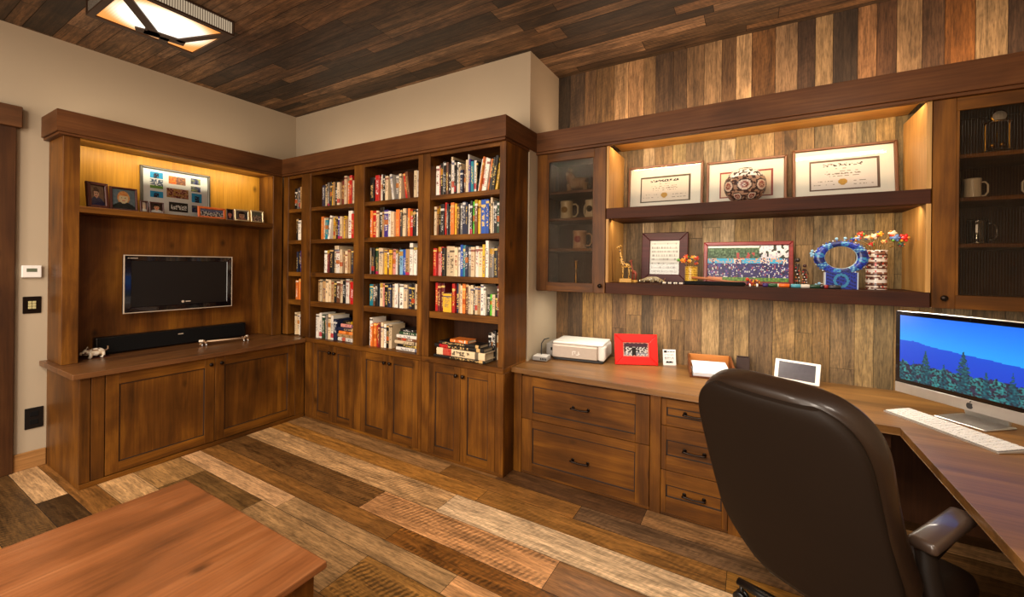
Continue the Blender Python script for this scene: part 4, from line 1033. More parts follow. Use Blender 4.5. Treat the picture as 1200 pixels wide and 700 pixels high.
# blue beaded oval frame
BL = ['#12246e', '#1a36a8', '#0e1c4c', '#2258a4', '#3684b4', '#74b0cc']
t = thing('beaded_oval_frame', 'blue beaded oval ring on a blue beaded stand, open in the middle', 'ornament', (.458, 3.2, ZL), 0, 0)
t.location.y = 3.165
mb = MB(); nu, nv = 72, 12; vs = []
for i in range(nu):
    a = 2 * PI * i / nu; ring = []
    for j in range(nv):
        b2 = 2 * PI * j / nv; tr = .024 + .005 * math.cos(2 * a)
        ring.append(mb.bm.verts.new(((.104 + tr * math.cos(b2)) * math.cos(a), .018 * math.sin(b2), .19 + (.082 + tr * .85 * math.cos(b2)) * math.sin(a))))
    vs.append(ring)
def blue(i, j):
    if j in (0, 6): return hexc('#c4dcec')
    s = int(i / 4.5) % 4; q = (int(i * 1.0) + j) % 3
    return hexc([BL[0], BL[3], BL[1], BL[4]][s] if q else [BL[2], BL[5], BL[0], BL[1]][s])
for i in range(nu):
    for j in range(nv):
        f = mb.bm.faces.new([vs[i][j], vs[(i + 1) % nu][j], vs[(i + 1) % nu][(j + 1) % nv], vs[i][(j + 1) % nv]]); f.smooth = True
        for l in f.loops: l[mb.col] = (*blue(i, j), 1)
for i in range(44):
    a = 2 * PI * i / 44; mb.ball((.131 * math.cos(a), 0, .19 + .104 * math.sin(a)), .0045, seg=6, col=hexc(['#2448c0', '#d8e4ee', '#16307a'][i % 3]))
mb.build('oval_ring', BEADS, t)
mb = MB()
M0 = Matrix.Translation((-.08, -.03, 0)); mb.grid(.16, .1, 32, 20, lambda u, v: (.75, .82, .9) if u < .04 or u > .96 else ((.2, .5, .68) if .62 < math.hypot((u - .5) * 4, (v - .5) * 2.2) < .95 else ((.06, .1, .36) if (int(u * 16 + v * 5) + int(v * 10 - u * 6)) % 3 == 0 else (.1, .2, .6))), M=M0)
mb.box(-.08, .08, -.0295, .03, 0, .1)
for f in mb.bm.faces:
    if f.loops[0][mb.col][3] == 0 or sum(f.loops[0][mb.col][:3]) == 0:
        for l in f.loops: l[mb.col] = (*hexc('#1a3aa8'), 1)
mb.build('stand', BEADS, t)
mb = MB()
for x, z in ((-.135, .23), (-.138, .2), (-.13, .21), (-.14, .215), (.02, .305), (-.02, .303), (-.115, .02), (-.1, .03)): mb.tube([(x * .85, 0, z * .97), (x, -.004, z)], .002, 5); mb.ball((x * 1.04, -.004, z), .009, seg=7, col=hexc('#8ab8d8'))
for f in mb.bm.faces:
    if sum(f.loops[0][mb.col][:3]) == 0:
        for l in f.loops: l[mb.col] = (*hexc('#16307a'), 1)
mb.build('bead_sprig', BEADS, t)
FX = .632
flower_vase('beaded_vase', 'tall striped beaded vase with red and white beaded flowers beside the blue oval frame', (FX + .008, 3.245, ZL), .05, .235, ('s', ['#d8ccc0', '#5a2e22', '#c9b8a8', '#4a2620', '#8a5a44', '#e0d8d0'], ['#b8281e', '#d8d0c4', '#3a201c']),
            [(.519 - FX, 0, .304, '#2a4aa0', .014), (.54 - FX, -.01, .308, '#7a8ab0', .018), (.556 - FX, 0, .334, '#c23a22', .018), (.588 - FX, -.01, .312, '#d8b890', .017), (.618 - FX, 0, .318, '#e0c8b0', .02), (.646 - FX, .01, .333, '#dc9a2a', .018), (.702 - FX, 0, .335, '#d8c8b0', .02), (.712 - FX, -.012, .306, '#5a78b0', .024), (.752 - FX, 0, .306, '#cc1e1e', .026), (.742 - FX, 0, .268, '#3a4a44', .016), (.66 - FX, -.02, .285, '#c9a060', .014), (.60 - FX, -.03, .27, '#b8281e', .014)], 6, '#9a6a30')

# ------------------------------------------------------------------ inside the glass cabinets
def mug(loc, r, h, rz, label, body, lidc=None, embl=None, name='mug', mat=None):
    t = thing(name, label, 'mug', loc, rz)
    mb = MB(); m0 = mat or plain('mug_' + body.strip('#'), body, .35, coat=.2)
    mb.lathe([(r * .9, 0), (r * 1.04, h * .03), (r * 1.04, h * .1), (r, h * .13), (r * .97, h * .85), (r * 1.02, h * .9), (r * 1.02, h), (r * .92, h), (r * .88, h * .12), (0, h * .1)], 24); mb.build('body', m0, t)
    mb = MB(); mb.tube([(r * .9, 0, h * .82), (r * 1.5, 0, h * .84), (r * 1.85, 0, h * .7), (r * 1.85, 0, h * .35), (r * 1.5, 0, h * .18), (r * .95, 0, h * .18)], r * .13, 10); mb.build('mug_handle', m0, t)
    if embl:
        mb = MB(); M_ = Matrix.Rotation(-rz, 4, 'Z') @ Matrix.Translation((0, -r * 1.0, h * .52)) @ Matrix.Rotation(PI / 2, 4, 'X'); mb.lathe([(0, .004), (r * .5, .004), (r * .5, -.004)], 18, M=M_); mb.lathe([(0, .006), (r * .22, .006), (r * .22, -.004)], 12, M=M_)
        mb.build('emblem', plain('mug_emblem_' + embl.strip('#'), embl, .4), t)
mug((-1.36, 3.24, 1.9355), .052, .155, .1, 'cream stein with a round yellowish emblem in the narrow glass cabinet', '#b8a888', embl='#8a6a2a')
mug((-1.15, 3.26, 1.9355), .05, .155, 2.6, 'cream stein with a dark emblem near the door stile, narrow glass cabinet', '#c4b498', embl='#3a3020')
mug((-1.24, 3.24, 1.6905), .055, .15, .05, 'brown stein with a red emblem one shelf below the cream steins', '#a8805c', embl='#8a2a1e')
t = thing('carved_bear', 'light wooden carved animal on the top shelf of the narrow glass cabinet', 'carving', (-1.26, 3.25, 2.160), 0)
mb = MB(); CW = wood('carved_limewood', '#6a4c30', '#8a6a48', '#a88862', 'z', knots=False, rough=.55)
mb.tube([(-.06, 0, .075), (0, 0, .08), (.07, 0, .07)], [.05, .05, .045], 12); mb.tube([(-.05, 0, .09), (-.075, 0, .14), (-.085, 0, .165)], [.045, .036, .03], 10); mb.tube([(-.085, 0, .165), (-.11, 0, .158)], [.026, .015], 8)
for y in (.016, -.016): mb.ball((-.075, y * 1.2, .196), .012, seg=8)
for x in (-.07, .07):
    for y in (.026, -.026): mb.tube([(x, y, .07), (x, y, .03), (x - .005, y, 0)], [.026, .02, .022], 8)
mb.build('body', CW, t)
t = thing('brass_candlestick', 'slender brass candlestick at the bottom of the narrow glass cabinet', 'candlestick', (-1.27, 3.24, 1.3755))
mb = MB(); mb.lathe([(.032, 0), (.032, .008), (.012, .018), (.009, .05), (.014, .07), (.008, .09), (.007, .14), (.013, .15), (.006, .16), (.012, .2), (.016, .215), (.012, .22), (0, .216)], 18); mb.build('stick', BRASS, t)
mug((1.04, 3.24, 1.9365), .034, .115, .15, 'white mug on the middle shelf of the right glass cabinet above the computer', '#d8c8b0')
mug((1.06, 3.24, 1.6905), .042, .135, .1, 'clear glass mug on the lower shelf of the right glass cabinet', '#c0b090', mat=MUGGLASS, name='glass_mug')
mug((1.3, 3.25, 1.9365), .036, .12, 2.8, 'second white mug at the far end of the right glass cabinet', '#d0c4b0')
t = thing('anniversary_clock', 'brass clock with pillars and a pendulum on the top shelf of the right glass cabinet', 'clock', (1.135, 3.25, 2.1655))
mb = MB(); mb.lathe([(.075, 0), (.075, .012), (.062, .02), (.06, .03), (0, .03)], 28); mb.build('base', BRASS, t)
for s in (-1, 1):
    mb = MB(); mb.lathe([(.007, .03), (.005, .04), (.005, .17), (.008, .18)], 10, c=(s * .045, 0, 0)); mb.build('pillar', BRASS, t)
mb = MB(); mb.lathe([(.055, .178), (.055, .186), (.03, .192), (0, .192)], 24); mb.build('plate', BRASS, t)
mb = MB(); M_ = Matrix.Translation((0, -.012, .212)) @ Matrix.Rotation(PI / 2, 4, 'X'); mb.lathe([(.0, .012), (.03, .012), (.034, .008), (.034, -.012), (0, -.012)], 24, M=M_); dial = mb.build('clock_case', BRASS, t)
mb = MB(); mb.lathe([(0, .0135), (.027, .0135), (.027, .012)], 24, M=M_); mb.build('dial', WHITEP, dial)
mb = MB(); mb.tube([(0, 0, .178), (0, 0, .07)], .0015, 6)
for k in range(4): a = k * PI / 2 + .4; mb.ball((.024 * math.cos(a), .024 * math.sin(a), .06), .012, seg=10); mb.tube([(0, 0, .07), (.024 * math.cos(a), .024 * math.sin(a), .062)], .002, 5)
mb.build('pendulum', BRASS, t)

# ------------------------------------------------------------------ on the desk
ZD = .7885
t = thing('printer', 'silver and white desktop printer near the end bookcase', 'printer', (-1.215, 3.26, ZD), .11)
w2 = .212
mb = MB(); mb.box(-w2 + .01, w2 - .01, -.15, .15, .0, .02, 0, .004); mb.build('base', BLACKP, t)
mb = MB(); mb.box(-w2, w2 - .05, -.158, .155, .018, .128, 0, .012, 2); mb.build('body', SILVERP, t)
mb = MB(); mb.box(w2 - .055, w2, -.15, .157, .014, .136, 0, .022, 4); mb.build('side_cap', WHITEP, t)
mb = MB(); mb.box(-w2 + .004, w2 - .01, -.15, .15, .128, .148, 0, .009, 3); mb.build('lid', WHITEP, t)
mb = MB(); mb.box(-w2 + .006, w2 - .056, -.166, -.156, .024, .118, 0, .004, 2); pf = mb.build('front_panel', SILVERP, t)
mb = MB()
for a, b2, c, d2 in ((-.04, .08, -.034, .05), (-.034, .078, -.012, .084), (-.02, .06, -.016, .08), (-.01, .052, .012, .058), (.004, .06, .022, .066), (.008, .066, .014, .082)): mb.box(min(a, c), max(a, c), -.1675, -.1655, min(b2, d2), max(b2, d2))
mb.build('logo', WHITEP, pf)
mb = MB(); mb.box(-w2 - .07, -w2 + .004, -.1, .12, .012, .118, 0, .008, 2); cp = mb.build('card_reader', GREYP, t)
mb = MB(); mb.box(-w2 - .03, -w2 - .008, -.1025, -.099, .06, .085); mb.build('slot', BLACKM, cp)
t = thing('network_adapter', 'small pale box with a black cable beside the printer', 'adapter', (-1.462, 3.0, ZD), .12)
mb = MB(); mb.box(-.062, .062, -.05, .05, .004, .036, 0, .006, 2); mb.build('case', GREYP, t)
mb = MB(); mb.box(-.056, .056, -.045, .045, .035, .042, 0, .003); mb.build('top_cover', WHITEP, t)
mb = MB()
for k in range(4): mb.box(.005 + k * .014, .014 + k * .014, -.052, -.049, .012, .028)
mb.build('socket', BLACKM, t)
mb = MB(); mb.tube([(-.01, .02, .04), (-.012, .022, .07), (-.012, .03, .13), (.004, .05, .16), (.03, .09, .165)], .0045, 8); mb.build('cable', BLACKP, t)
def redphoto(u, v):
    n = nsn(u * 16, v * 10, 5); e = min(u, 1 - u, v * .8, (1 - v) * .8)
    if e < .07 + .03 * math.sin(u * 40) * math.cos(v * 30): return (.88, .5, .46) if e > .02 else (.78, .1, .08)
    if v > .66: return (.25, .14, .22)
    if abs(u - .42) < .07 and v < .62: return (.07, .06, .08)
    if n > .0: return (.82, .8, .84)
    return (.35 + n, .3 + n, .36 + n) if v > .3 else (.5, .5, .55)
framed('framed_photo', 'bright red frame with a small black and white photo beside the printer', 'photo frame', (-.765, 3.235, ZD), .44, R(-12), .325, .235, .062, REDM, redphoto, 46, 30, .016)
def cardfn(u, v):
    if .08 < u < .32 and .8 < v < .93: return (.1, .1, .12)
    if .36 < u < .92 and .82 < v < .87 and nsn(u * 30, 1) > -.2: return (.3, .3, .32)
    for vc in (.7, .63, .5, .44, .36):
        if abs(v - vc) < .02 and .12 < u < .86 and nsn(u * 26, vc * 50, 2) > -.1: return (.55, .54, .55)
    if .2 < u < .78 and .14 < v < .26: return (.08, .08, .09) if nsn(u * 40, v * 12, 2) > -.25 else (.8, .8, .8)
    return (.87, .86, .85)
t = thing('notice_card', 'small upright white card with black printing right of the red frame', 'card', (-.548, 3.38, ZD), .5, R(-8))
mb = MB(); mb.box(-.049, .049, .0005, .006, 0, .12); mb.build('card_back', WHITEP, t)
mb = MB(); mb.grid(.098, .12, 26, 34, cardfn, M=Matrix.Translation((-.049, 0, 0))); mb.build('card_print', PRINT, t, recalc=False)
TRAYW = wood('letter_tray_wood', '#4a2412', '#6a3a1c', '#80502a', 'x', knots=False, rough=.4)
t = thing('letter_tray', 'brown wooden letter tray with a tan back between card and cup', 'tray', (-.255, 3.28, ZD), .18)
mb = MB(); mb.box(-.14, .14, -.165, .14, 0, .012, 0, .002); mb.build('base', TRAYW, t)
for s in (-1, 1):
    mb = MB(); mb.prism([(-.165, .0), (.14, .0), (.14, .11), (.1, .11), (-.13, .04), (-.165, .034)], -.006, .006, 0, .002, Matrix.Translation((s * .14, 0, 0)) @ Matrix(((0, 0, 1, 0), (1, 0, 0, 0), (0, 1, 0, 0), (0, 0, 0, 1)))); mb.build('side_wall', TRAYW, t)
mb = MB(); mb.box(-.134, .134, .118, .135, .012, .11, 0, .003); mb.build('back_wall', plain('tan_leather', '#b06a2a', .45, coat=.2), t)
t = thing('paper_stack', 'white papers lying in the brown letter tray', 'papers', (-.258, 3.255, ZD + .0125), .21)
mb = MB()
for k in range(5): mb.box(-.12 + .003 * (k % 2), .12, -.13, .1 - .004 * k, .004 * k, .004 * k + .0036, M=Matrix.Rotation(.02 * (k % 3 - 1), 4, 'Z'))
mb.prism([(-.13, 0), (.1, .036), (.1, .039), (-.13, .003)], -.115, .115, 0, 0, Matrix.Translation((0, 0, .02)) @ Matrix(((0, 0, 1, 0), (1, 0, 0, 0), (0, 1, 0, 0), (0, 0, 0, 1))))
mb.build('sheets', plain('paper_white', '#d8d8de', .7, noise_amt=.03), t)
t = thing('pencil_cup', 'square dark brown leather pencil cup against the barnwood wall', 'cup', (-.055, 3.40, ZD))
mb = MB(); 
for a, b2, c, d2 in ((-.042, .042, -.042, -.036), (-.042, .042, .036, .042), (-.042, -.036, -.036, .036), (.036, .042, -.036, .036)): mb.box(a, b2, c, d2, 0, .12, 0, .002)
mb.box(-.036, .036, -.036, .036, 0, .006); mb.build('cup_body', plain('dark_leather_cup', '#2a1712', .45, noise_amt=.3, nscale=60), t)
t = thing('tablet', 'white bordered tablet leaning on the worktop behind the chair', 'tablet', (.252, 3.32, ZD + .0045), -.3, R(-16))
mb = MB(); mb.box(-.128, .128, .0, .012, 0, .14, 0, .004, 2); mb.build('case', WHITEP, t)
mb = MB(); mb.face([(-.104, -.0008, .016), (.104, -.0008, .016), (.104, -.0008, .126), (-.104, -.0008, .126)]); mb.build('screen', plain('dim_screen', '#2c2530', .2, coat=.4, noise_amt=.35, nscale=40), t, recalc=False)
mb = MB(); mb.tube([(0, .012, .1), (0, .06, .026)], .006, 8); mb.build('stand_leg', GREYP, t)

# all-in-one computer
t = thing('desktop_computer', 'large all-in-one computer with a blue mountain view on its lit screen', 'computer', (.94, 2.93, ZD), R(-49.4))
mb = MB()
W_ = .68; z0, z1 = .06, .524
mb.prism([(-W_ / 2, 0), (W_ / 2, 0), (W_ / 2, .008), (W_ / 2 - .08, .03), (.1, .05), (-.1, .05), (-W_ / 2 + .08, .03), (-W_ / 2, .008)], z0, z1, 0, .003); mb.build('housing', ALU, t)
zc = .116
mb = MB(); mb.box(-W_ / 2 + .001, W_ / 2 - .001, -.003, .001, zc, z1 - .001, 0, .001); mb.build('glass_front', TVGLASS, t)
mb = MB(); mb.box(-W_ / 2, W_ / 2, -.003, .001, z0, zc - .001, 0, .001); chin = mb.build('chin', ALU, t)
pines = [(.2, .31, .52, .075), (.46, .34, .6, .085), (.02, .2, .33, .05), (.33, .2, .37, .06), (.6, .25, .38, .06), (.75, .2, .42, .07), (.9, .22, .36, .06), (.11, .2, .34, .05)]
def desktop_pic(u, v):
    n = nsn(u * 60, v * 40, 2); m = nsn(u * 9, 4, 1)
    tree = .27 + .05 * nsn(u * 16, 3, 5) + .025 * nsn(u * 60, 3, 8)
    for pu, _, top, wd in pines:
        if v < top:
            q = (top - v); wv = wd * min(1, q / .28) * (.55 + .45 * abs(math.sin(q * 60)))
            if abs(u - pu) < wv * .55 and n > -.35: return (.05 + n * .1, .28 + n * .3, .34 + n * .25)
    if v < tree:
        k = .5 + n * 1.1
        if n < -.12: return (.1, .08, .16)
        return (.08 + k * .14, .27 + k * .32, .32 + k * .26) if nsn(u * 20, v * 16, 9) > -.15 else (.2, .16, .28)
    ridge = .60 - .12 * u + .012 * nsn(u * 12, 2) + .03 * math.exp(-((u - .1) / .12) ** 2)
    if v < ridge: return (.0, .22 + .16 * v, .8 + .12 * v)
    s = (v - ridge) / (1 - ridge)
    return (.02 + .1 * (1 - s), .66 - .2 * s, 1.0)
mb = MB(); mb.grid(W_ - .05, z1 - zc - .046, 170, 96, desktop_pic, M=Matrix.Translation((-W_ / 2 + .025, -.0045, zc + .022))); mb.build('screen', SCREEN, t, recalc=False)['label'] = 'lit screen with blue sky, sea ridge and pines'
# bitten fruit mark on the chin
mb = MB(); pts = []
def fruit(a):
    r = 1 - .1 * math.cos(2 * a) - .16 * max(0, math.sin(a)) ** 6 - .1 * max(0, -math.sin(a)) ** 10
    return r
for k in range(40):
    a = 2 * PI * k / 40; x, z = .0145 * fruit(a) * math.cos(a), .0155 * fruit(a) * math.sin(a)
    dx, dz = x - .0185, z - .003
    q = math.hypot(dx, dz)
    if q < .0085: x, z = .0185 + dx / q * .0085, .003 + dz / q * .0085
    pts.append((x, z))
XZ = Matrix(((1, 0, 0, 0), (0, 0, 1, 0), (0, 1, 0, 0), (0, 0, 0, 1)))
mb.prism(pts, -.0042, -.0028, 0, 0, Matrix.Translation((0, 0, (z0 + zc) / 2 - .002)) @ XZ)
mb.prism([(0, .016), (.001, .0225), (.006, .0255), (.007, .0255), (.006, .02), (.002, .0165)], -.0042, -.0028, 0, 0, Matrix.Translation((0, 0, (z0 + zc) / 2 - .002)) @ XZ)
mb.build('logo', plain('dark_mark', '#2a2a2e', .4), chin)
mb = MB(); mb.tube([(0, -.0035, z1 - .012), (0, -.0042, z1 - .012)], .004, 12); mb.build('camera_lens', BLACKM, t)
mb = MB(); mb.prism([(-.1, -.075), (.1, -.075), (.105, -.07), (.105, .12), (.1, .125), (-.1, .125), (-.105, .12), (-.105, -.07)], 0, .008, 0, .003); 
mb.prism([(.105, .006), (.125, .012), (.085, .17), (.05, .3), (.04, .3), (.06, .17), (.1, .03)], -.085, .085, 0, .003, Matrix(((0, 0, 1, 0), (1, 0, 0, 0), (0, 1, 0, 0), (0, 0, 0, 1))))
mb.build('stand', ALU, t)
t = thing('keyboard', 'slim white and silver keyboard lying before the computer', 'keyboard', (.806, 2.745, ZD), R(-56.7))
mb = MB(); mb.prism([(-.07, 0), (.07, 0), (.07, .016), (-.07, .007)], -.252, .252, 0, .003, Matrix(((0, 0, 1, 0), (1, 0, 0, 0), (0, 1, 0, 0), (0, 0, 0, 1)))); mb.build('case', ALU, t)
mb = MB(); mb.box(-.249, .249, -.067, .0665, .003, .0052, M=Matrix.Translation((0, 0, .0078)) @ Matrix.Rotation(math.atan2(.009, .14), 4, 'X')); mb.build('key_bed', plain('key_gap_grey', '#6e6a66', .5), t)
mb = MB(); tl = Matrix.Translation((0, 0, .0078)) @ Matrix.Rotation(math.atan2(.009, .14), 4, 'X')
for r_ in range(6):
    yy = -.066 + r_ * .0225; x = -.246
    rowk = [1] * 19
    if r_ == 0: rowk = [1.2, 1.2, 1.4, 5.2, 1.4, 1.2, 1.2, 1, 1, 1, 1, 2]
    elif r_ in (1, 3): rowk = [1.6] + [1] * 10 + [1.4] + [1] * 5
    tot = sum(rowk); un = .492 / tot
    for k in rowk: mb.box(x + .0018, x + un * k - .0018, yy + .0018, yy + .0205, 0, .0045, 0, .001, M=tl @ Matrix.Translation((0, .07, .0005)) if False else tl @ Matrix.Translation((0, 0, .0045))); x += un * k
mb.build('keys', WHITEP, t)

# ------------------------------------------------------------------ office chair
ang, rec = .56, .3938; fdv = Vector((math.sin(ang), math.cos(ang))); b0 = Vector((.1683, 1.688)); sc_ = b0 + fdv * .3
t = thing('office_chair', 'high-backed dark brown leather office chair seen from behind at the desk', 'office chair', (sc_.x, sc_.y, 0), -ang)
Lb, zb, wb, wm, wt = .8027, .4383, .155, .2842, .2625
def bw(s):
    w = wb + (wm - wb) * math.sin(PI / 2 * min(1, s / .3)) if s < .3 else wm + (wt - wm) * (s - .3) / .7
    c = max(0, min(1, (s - .72) / .28)); return w * max(0, 1 - c ** 2.9) ** (1 / 2.9)
Mb = Matrix.Translation((0, -.3, zb)) @ Matrix.Rotation(rec, 4, 'X')   # local z runs up the reclined back, +y to the front
def backpart(name, mat, kw, y0, y1, rim, n=44, m=28, bulge=0, s0=0.0, s1=1.0):
    mb = MB(); rings = []
    for i in range(n + 1):
        s = s0 + (s1 - s0) * math.sin(i / n * PI / 2) ** .9 if i else s0
        w = bw(min(s, .9999)) * kw; e = min(1, (s - s0) / .05, (s1 - s) / .05) if 0 < i < n else 0.0
        d = (y1 - y0) / 2 * (rim + (1 - rim) * math.sqrt(max(0, 1 - (1 - max(e, 0)) ** 2))); ring = []
        cyy = (y0 + y1) / 2 + .05 * ((s - .45) ** 2) + .012 * math.sin(s * 9) * bulge
        for k in range(m):
            a = 2 * PI * k / m; ca, sa = math.cos(a), math.sin(a)
            x = w * math.copysign(abs(ca) ** .45, ca); yy = cyy + d * math.copysign(abs(sa) ** .55, sa) + .1 * (x / .3) ** 2 * .25
            ring.append(mb.bm.verts.new(Mb @ Vector((x, yy, s * Lb))))
        rings.append(ring)
    for i in range(n):
        for k in range(m):
            f = mb.bm.faces.new([rings[i][k], rings[i][(k + 1) % m], rings[i + 1][(k + 1) % m], rings[i + 1][k]]); f.smooth = True
    mb.bm.faces.new(list(reversed(rings[0]))); mb.bm.faces.new(rings[-1])
    return mb.build(name, mat, t)
backpart('backrest', LEATHER2, 1.0, .0, .105, .35, bulge=1)
backpart('back_shell', LEATHER, .945, -.014, .03, .5, s0=.015, s1=.972)
def cushion(name, mat, x0, x1, y0, y1, z0, z1, bev):
    mb = MB(); mb.box(x0, x1, y0, y1, z0, z1, 0, bev, 5)
    for f in mb.bm.faces: f.smooth = True
    return mb.build(name, mat, t)
cushion('seat', LEATHER2, -.26, .26, -.24, .27, .41, .52, .05)
mb = MB(); mb.box(-.2, .2, -.2, .2, .375, .412, 0, .012); mb.box(-.09, .09, -.14, .1, .33, .38, 0, .012); mb.build('seat_plate', BLACKP, t)
for s in (-1, 1):
    mb = MB()
    Ma = Matrix.Translation((s * .232, 0, 0)) 
    mb.tube([(s * .03, .1, .40), (s * .055, .02, .42), (s * .06, -.1, .46), (s * .045, -.17, .56), (s * .02, -.165, .66), (s * .0, -.12, .70), (0, .05, .705)], [.02, .022, .024, .024, .024, .022, .018], 12, M=Ma, squash=1.5)
    am = mb.build('arm', LEATHER, t)
    mb = MB(); mb.box(s * .232 - .036, s * .232 + .036, -.155, .19, .703, .742, 0, .016, 4)
    for f in mb.bm.faces: f.smooth = True
    mb.build('arm_pad', LEATHERARM, am)
mb = MB(); mb.tube([(-.05, .06, .34), (-.05, .06, .2)], .024, 16); mb.tube([(-.05, .06, .21), (-.05, .06, .075)], .034, 16); mb.build('gas_column', BLACKP, t)
mb = MB(); mb.tube([(-.1, -.08, .36), (-.22, -.1, .355), (-.3, -.1, .35)], [.006, .006, .012], 8); mb.build('lever', BLACKP, t)
bc = Vector((-.05, .06))
for k in range(5):
    a = R(155) + k * 2 * PI / 5 + ang
    dx, dy = math.cos(a), math.sin(a)
    mb = MB(); Ms = Matrix.Translation((bc.x, bc.y, 0)) @ Matrix.Rotation(a, 4, 'Z')
    mb.tube([(.02, 0, .105), (.15, 0, .11), (.3, 0, .104), (.4, 0, .1)], [.036, .03, .026, .02], 10, squash=.7, M=Ms); mb.build('base_spoke', BLACKP, t)
    mb = MB(); Mc = Ms @ Matrix.Translation((.385, 0, .032)) @ Matrix.Rotation(PI / 2, 4, 'X')
    for o_ in (-.022, .006): mb.lathe([(0, o_), (.026, o_), (.031, o_ + .004), (.031, o_ + .012), (.026, o_ + .016), (0, o_ + .016)], 18, M=Mc)
    mb.tube([(.385, 0, .03), (.385, 0, .095)], .009, 8, M=Ms); mb.build('caster', BLACKP, t)

# ------------------------------------------------------------------ low table in front
t = thing('coffee_table', 'reddish brown wooden chest-like table in the foreground', 'table', (-1.82, .34, 0))
TX0, TX1, TY0, TY1 = -2.353, -1.288, -.26, .939
mb = MB(); mb.box(TX0, TX1, TY0, TY1, .474, .5, 0, .005, 2); mb.build('table_top', WTABLE, t, True)
mb = MB(); mb.box(TX0 + .05, TX1 - .05, TY0 + .05, TY1 - .05, .03, .474, 0); mb.build('carcass', WTABLEZ, t, True)
mb = MB(); mb.box(TX0 + .02, TX1 - .02, TY0 + .02, TY1 - .02, .0, .06, 0, .004); mb.build('plinth', WTABLEZ, t, True)
shaker('side_panel', t, 'x', TX1 - .03, TY0 + .03, TY1 - .03, .06, .473, .075, .07, .07)
shaker('side_panel', t, 'y', TY0 + .03, TX0 + .03, TX1 - .03, .06, .473, .075, .07, .07)
for (x, yy) in ((TX0 + .03, TY0 + .05), (TX0 + .03, TY1 - .05)):
    pass
mb = MB(); mb.box(TX0 + .03, TX0 + .05, TY0 + .05, TY1 - .03, .06, .473); mb.build('side_panel', WTABLEZ, t, True)
mb = MB(); mb.box(TX0 + .05, TX1 - .051, TY1 - .05, TY1 - .03, .06, .473); mb.build('side_panel', WTABLEZ, t, True)

# ------------------------------------------------------------------ ceiling light
t = thing('ceiling_light', 'square iron ceiling light with twig-shaped bars over a glowing panel', 'ceiling light', (-3.48, 1.228, ZC))
LX0, LX1, LY0, LY1, LZ = -3.772, -3.19, .922, 1.535, 3.15
mb = MB()
for z0, z1, w in ((LZ, LZ + .012, .035), (ZC - .012, ZC - .001, .012)):
    mb.box(LX0, LX1, LY0, LY0 + w, z0, z1); mb.box(LX0, LX1, LY1 - w, LY1, z0, z1); mb.box(LX0, LX0 + w, LY0 + w, LY1 - w, z0, z1); mb.box(LX1 - w, LX1, LY0 + w, LY1 - w, z0, z1)
for x in (LX0, LX1 - .008):
    for yy in (LY0, LY1 - .008): mb.box(x, x + .008, yy, yy + .008, LZ + .012, ZC - .012)
mb.build('frame', IRON, t, True)
mb = MB()
def bar(p, q, w):
    d = Vector((q[0] - p[0], q[1] - p[1])); n = Vector((-d.y, d.x)).normalized() * w / 2
    mb.prism([(p[0] - n.x, p[1] - n.y), (q[0] - n.x, q[1] - n.y), (q[0] + n.x, q[1] + n.y), (p[0] + n.x, p[1] + n.y)], LZ + .001, LZ + .011)
bar((-3.25, .94), (-3.645, 1.235), .055); bar((-3.70, 1.15), (-3.65, 1.27), .06); bar((-3.675, 1.19), (-3.63, 1.41), .085); bar((-3.63, 1.37), (-3.22, 1.505), .042); bar((-3.65, 1.3), (-3.75, 1.32), .05)
mb.build('twig_bars', IRON, t, True)
for (a0, a1, fx, ax) in ((LX0, LX1, LY0 + .004, 'x'), (LX0, LX1, LY1 - .004, 'x'), (LY0, LY1, LX0 + .004, 'y'), (LY0, LY1, LX1 - .004, 'y')):
    mb = MB(); n = 44
    for k in range(1, n):
        q = a0 + (a1 - a0) * k / n
        if ax == 'x': mb.box(q - .0016, q + .0016, fx - .001, fx + .001, LZ + .012, ZC - .012)
        else: mb.box(fx - .001, fx + .001, q - .0016, q + .0016, LZ + .012, ZC - .012)
    mb.build('side_screen', IRON, t, True)
def glow(u, v):
    d = math.hypot((u - .5) * 1.0, (v - .5) * .95); k = max(0, min(1, (d - .34) / .2)); k = k * k * (3 - 2 * k)
    return (1.0 - .12 * k, .95 - .4 * k, .88 - .62 * k)
mb = MB(); mb.grid(LX1 - LX0 - .04, LY1 - LY0 - .04, 40, 40, glow, M=Matrix.Translation((LX0 + .02, LY0 + .02, LZ + .013)) @ Matrix(((1, 0, 0, 0), (0, 0, 1, 0), (0, 1, 0, 0), (0, 0, 0, 1)))); mb.build('diffuser', colmat('glowing_diffuser', emis=1.5), t, True, recalc=False)
mb = MB()
for fx in (LY0 + .01, LY1 - .01): mb.box(LX0 + .012, LX1 - .012, fx - .001, fx + .001, LZ + .016, ZC - .014)
for fx in (LX0 + .01, LX1 - .01): mb.box(fx - .001, fx + .001, LY0 + .012, LY1 - .012, LZ + .016, ZC - .014)
mb.build('side_glow', emit('side_glow', '#f0d4b0', .55), t, True)

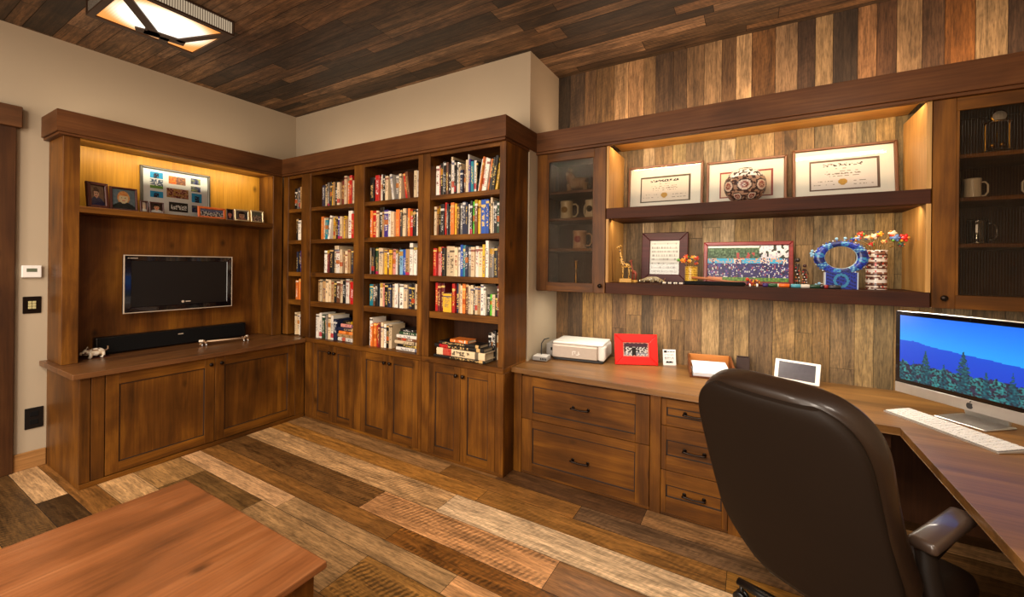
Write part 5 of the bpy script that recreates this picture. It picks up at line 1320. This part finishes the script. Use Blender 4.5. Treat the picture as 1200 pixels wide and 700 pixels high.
# ------------------------------------------------------------------ on the wall beside the door
WP = XW + .0006
t = thing('wall_thermostat', 'white wall thermostat above the light switch beside the door', 'thermostat', (WP, .86, 1.42), PI / 2)
mb = MB(); mb.box(-.05, .05, -.024, 0, 0, .09, 0, .005, 2); mb.build('case', WHITEP, t)
mb = MB(); mb.box(-.026, .026, -.0255, -.0235, .042, .068); mb.build('display', plain('lcd', '#5e6450', .3), t)
t = thing('light_switch', 'dark bronze switch plate with cream buttons beside the door', 'switch', (WP, .866, 1.152), PI / 2)
mb = MB(); mb.box(-.046, .046, -.008, 0, 0, .126, 0, .003); mb.build('plate', KNOBM, t)
mb = MB()
for i in range(2):
    for j in range(3): mb.box(-.02 + i * .021, -.001 + i * .021, -.013, -.007, .034 + j * .02, .052 + j * .02, 0, .002)
mb.build('buttons', plain('cream_button', '#b3a878', .4), t)
t = thing('wall_outlet', 'black double outlet plate low on the wall beside the door', 'outlet', (WP, .882, .29), PI / 2)
mb = MB(); mb.box(-.047, .047, -.008, 0, 0, .155, 0, .003); mb.build('plate', BLACKP, t)
mb = MB()
for z in (.03, .09): mb.box(-.022, .022, -.011, -.007, z, z + .036, 0, .002)
mb.build('socket', BLACKM, t)

# ------------------------------------------------------------------ light
def area(name, loc, rot, sx, sy, power, col='#ffe6c8', spread=PI):
    l = bpy.data.lights.new(name, 'AREA'); l.shape = 'RECTANGLE'; l.size = sx; l.size_y = sy; l.energy = power; l.color = hexc(col); l.spread = spread
    o = bpy.data.objects.new(name, l); C.objects.link(o); o.location = loc; o.rotation_euler = rot; return o
DOWN, UP = (0, 0, 0), (PI, 0, 0)
# added fill lights at ceiling height, unseen behind and beside the camera
for x, y, p in ((-2.6, -.7, 72), (-.6, -.6, 72), (-1.2, -1.7, 72), (-3.4, -1.6, 55), (.7, .6, 32)):
    area('ceiling_fill', (x, y, 3.2), DOWN, .5, .5, p, '#fff0de')
area('window_light', (-1.6, -2.25, 1.7), (PI / 2, 0, 0), 3.2, 1.8, 150, '#fff2e2')
# strips above the crown, washing the walls
area('crown_strip', (-4.45, 1.7, 2.62), UP, .06, 1.5, 2.5, '#ffe2c0')
area('crown_strip', (-2.9, 2.72, 2.62), UP, 2.4, .06, 4.5, '#ffe2c0')
area('crown_strip', (0, 3.25, 2.62), UP, 2.8, .06, 13, '#ffdcb8')
# strips inside the shelves and under the cabinets
area('shelf_strip', (-.07, 3.10, 2.495), (R(25), 0, 0), 1.7, .008, 6.5, '#ffe6c0')
area('soffit_strip', (-.07, 3.085, 2.488), (R(102), 0, 0), 1.74, .012, 6, '#ffdba8')
area('shelf_strip', (-.07, 3.12, 1.9), (R(25), 0, 0), 1.7, .01, 5.5, '#ffe2b8')
area('under_cabinet_strip', (-.03, 3.15, 1.34), DOWN, 2.6, .06, 17, '#fff4de')
area('niche_strip', (-4.335, 1.72, 2.44), (0, R(55), 0), .03, 1.4, 5, '#fff0cc')
w = bpy.data.worlds.new('world'); bpy.context.scene.world = w; w.use_nodes = True
w.node_tree.nodes['Background'].inputs[0].default_value = (*hexc('#ffe2c4'), 1); w.node_tree.nodes['Background'].inputs[1].default_value = .2
sc = bpy.context.scene
sc.view_settings.view_transform = 'Standard'; sc.view_settings.look = 'None'; sc.view_settings.exposure = 0; sc.view_settings.gamma = 1
sc.cycles.max_bounces = 8; sc.cycles.transparent_max_bounces = 16; sc.cycles.sample_clamp_indirect = 6

# ------------------------------------------------------------------ camera
cam = bpy.data.cameras.new('camera'); co = bpy.data.objects.new('camera', cam); C.objects.link(co)
co.location = (0, 0, 1.55)
cam.sensor_width = 36; cam.lens = 36 * 484.75 / 1200; cam.shift_y = -(350 - 310.92) / 1200; cam.clip_start = .02
yaw, roll = .5274, .0107
co.rotation_mode = 'QUATERNION'
Mr = Euler((PI / 2, 0, yaw)).to_matrix() @ Matrix.Rotation(roll, 3, 'Z')
co.rotation_quaternion = Mr.to_quaternion()
bpy.context.scene.camera = co
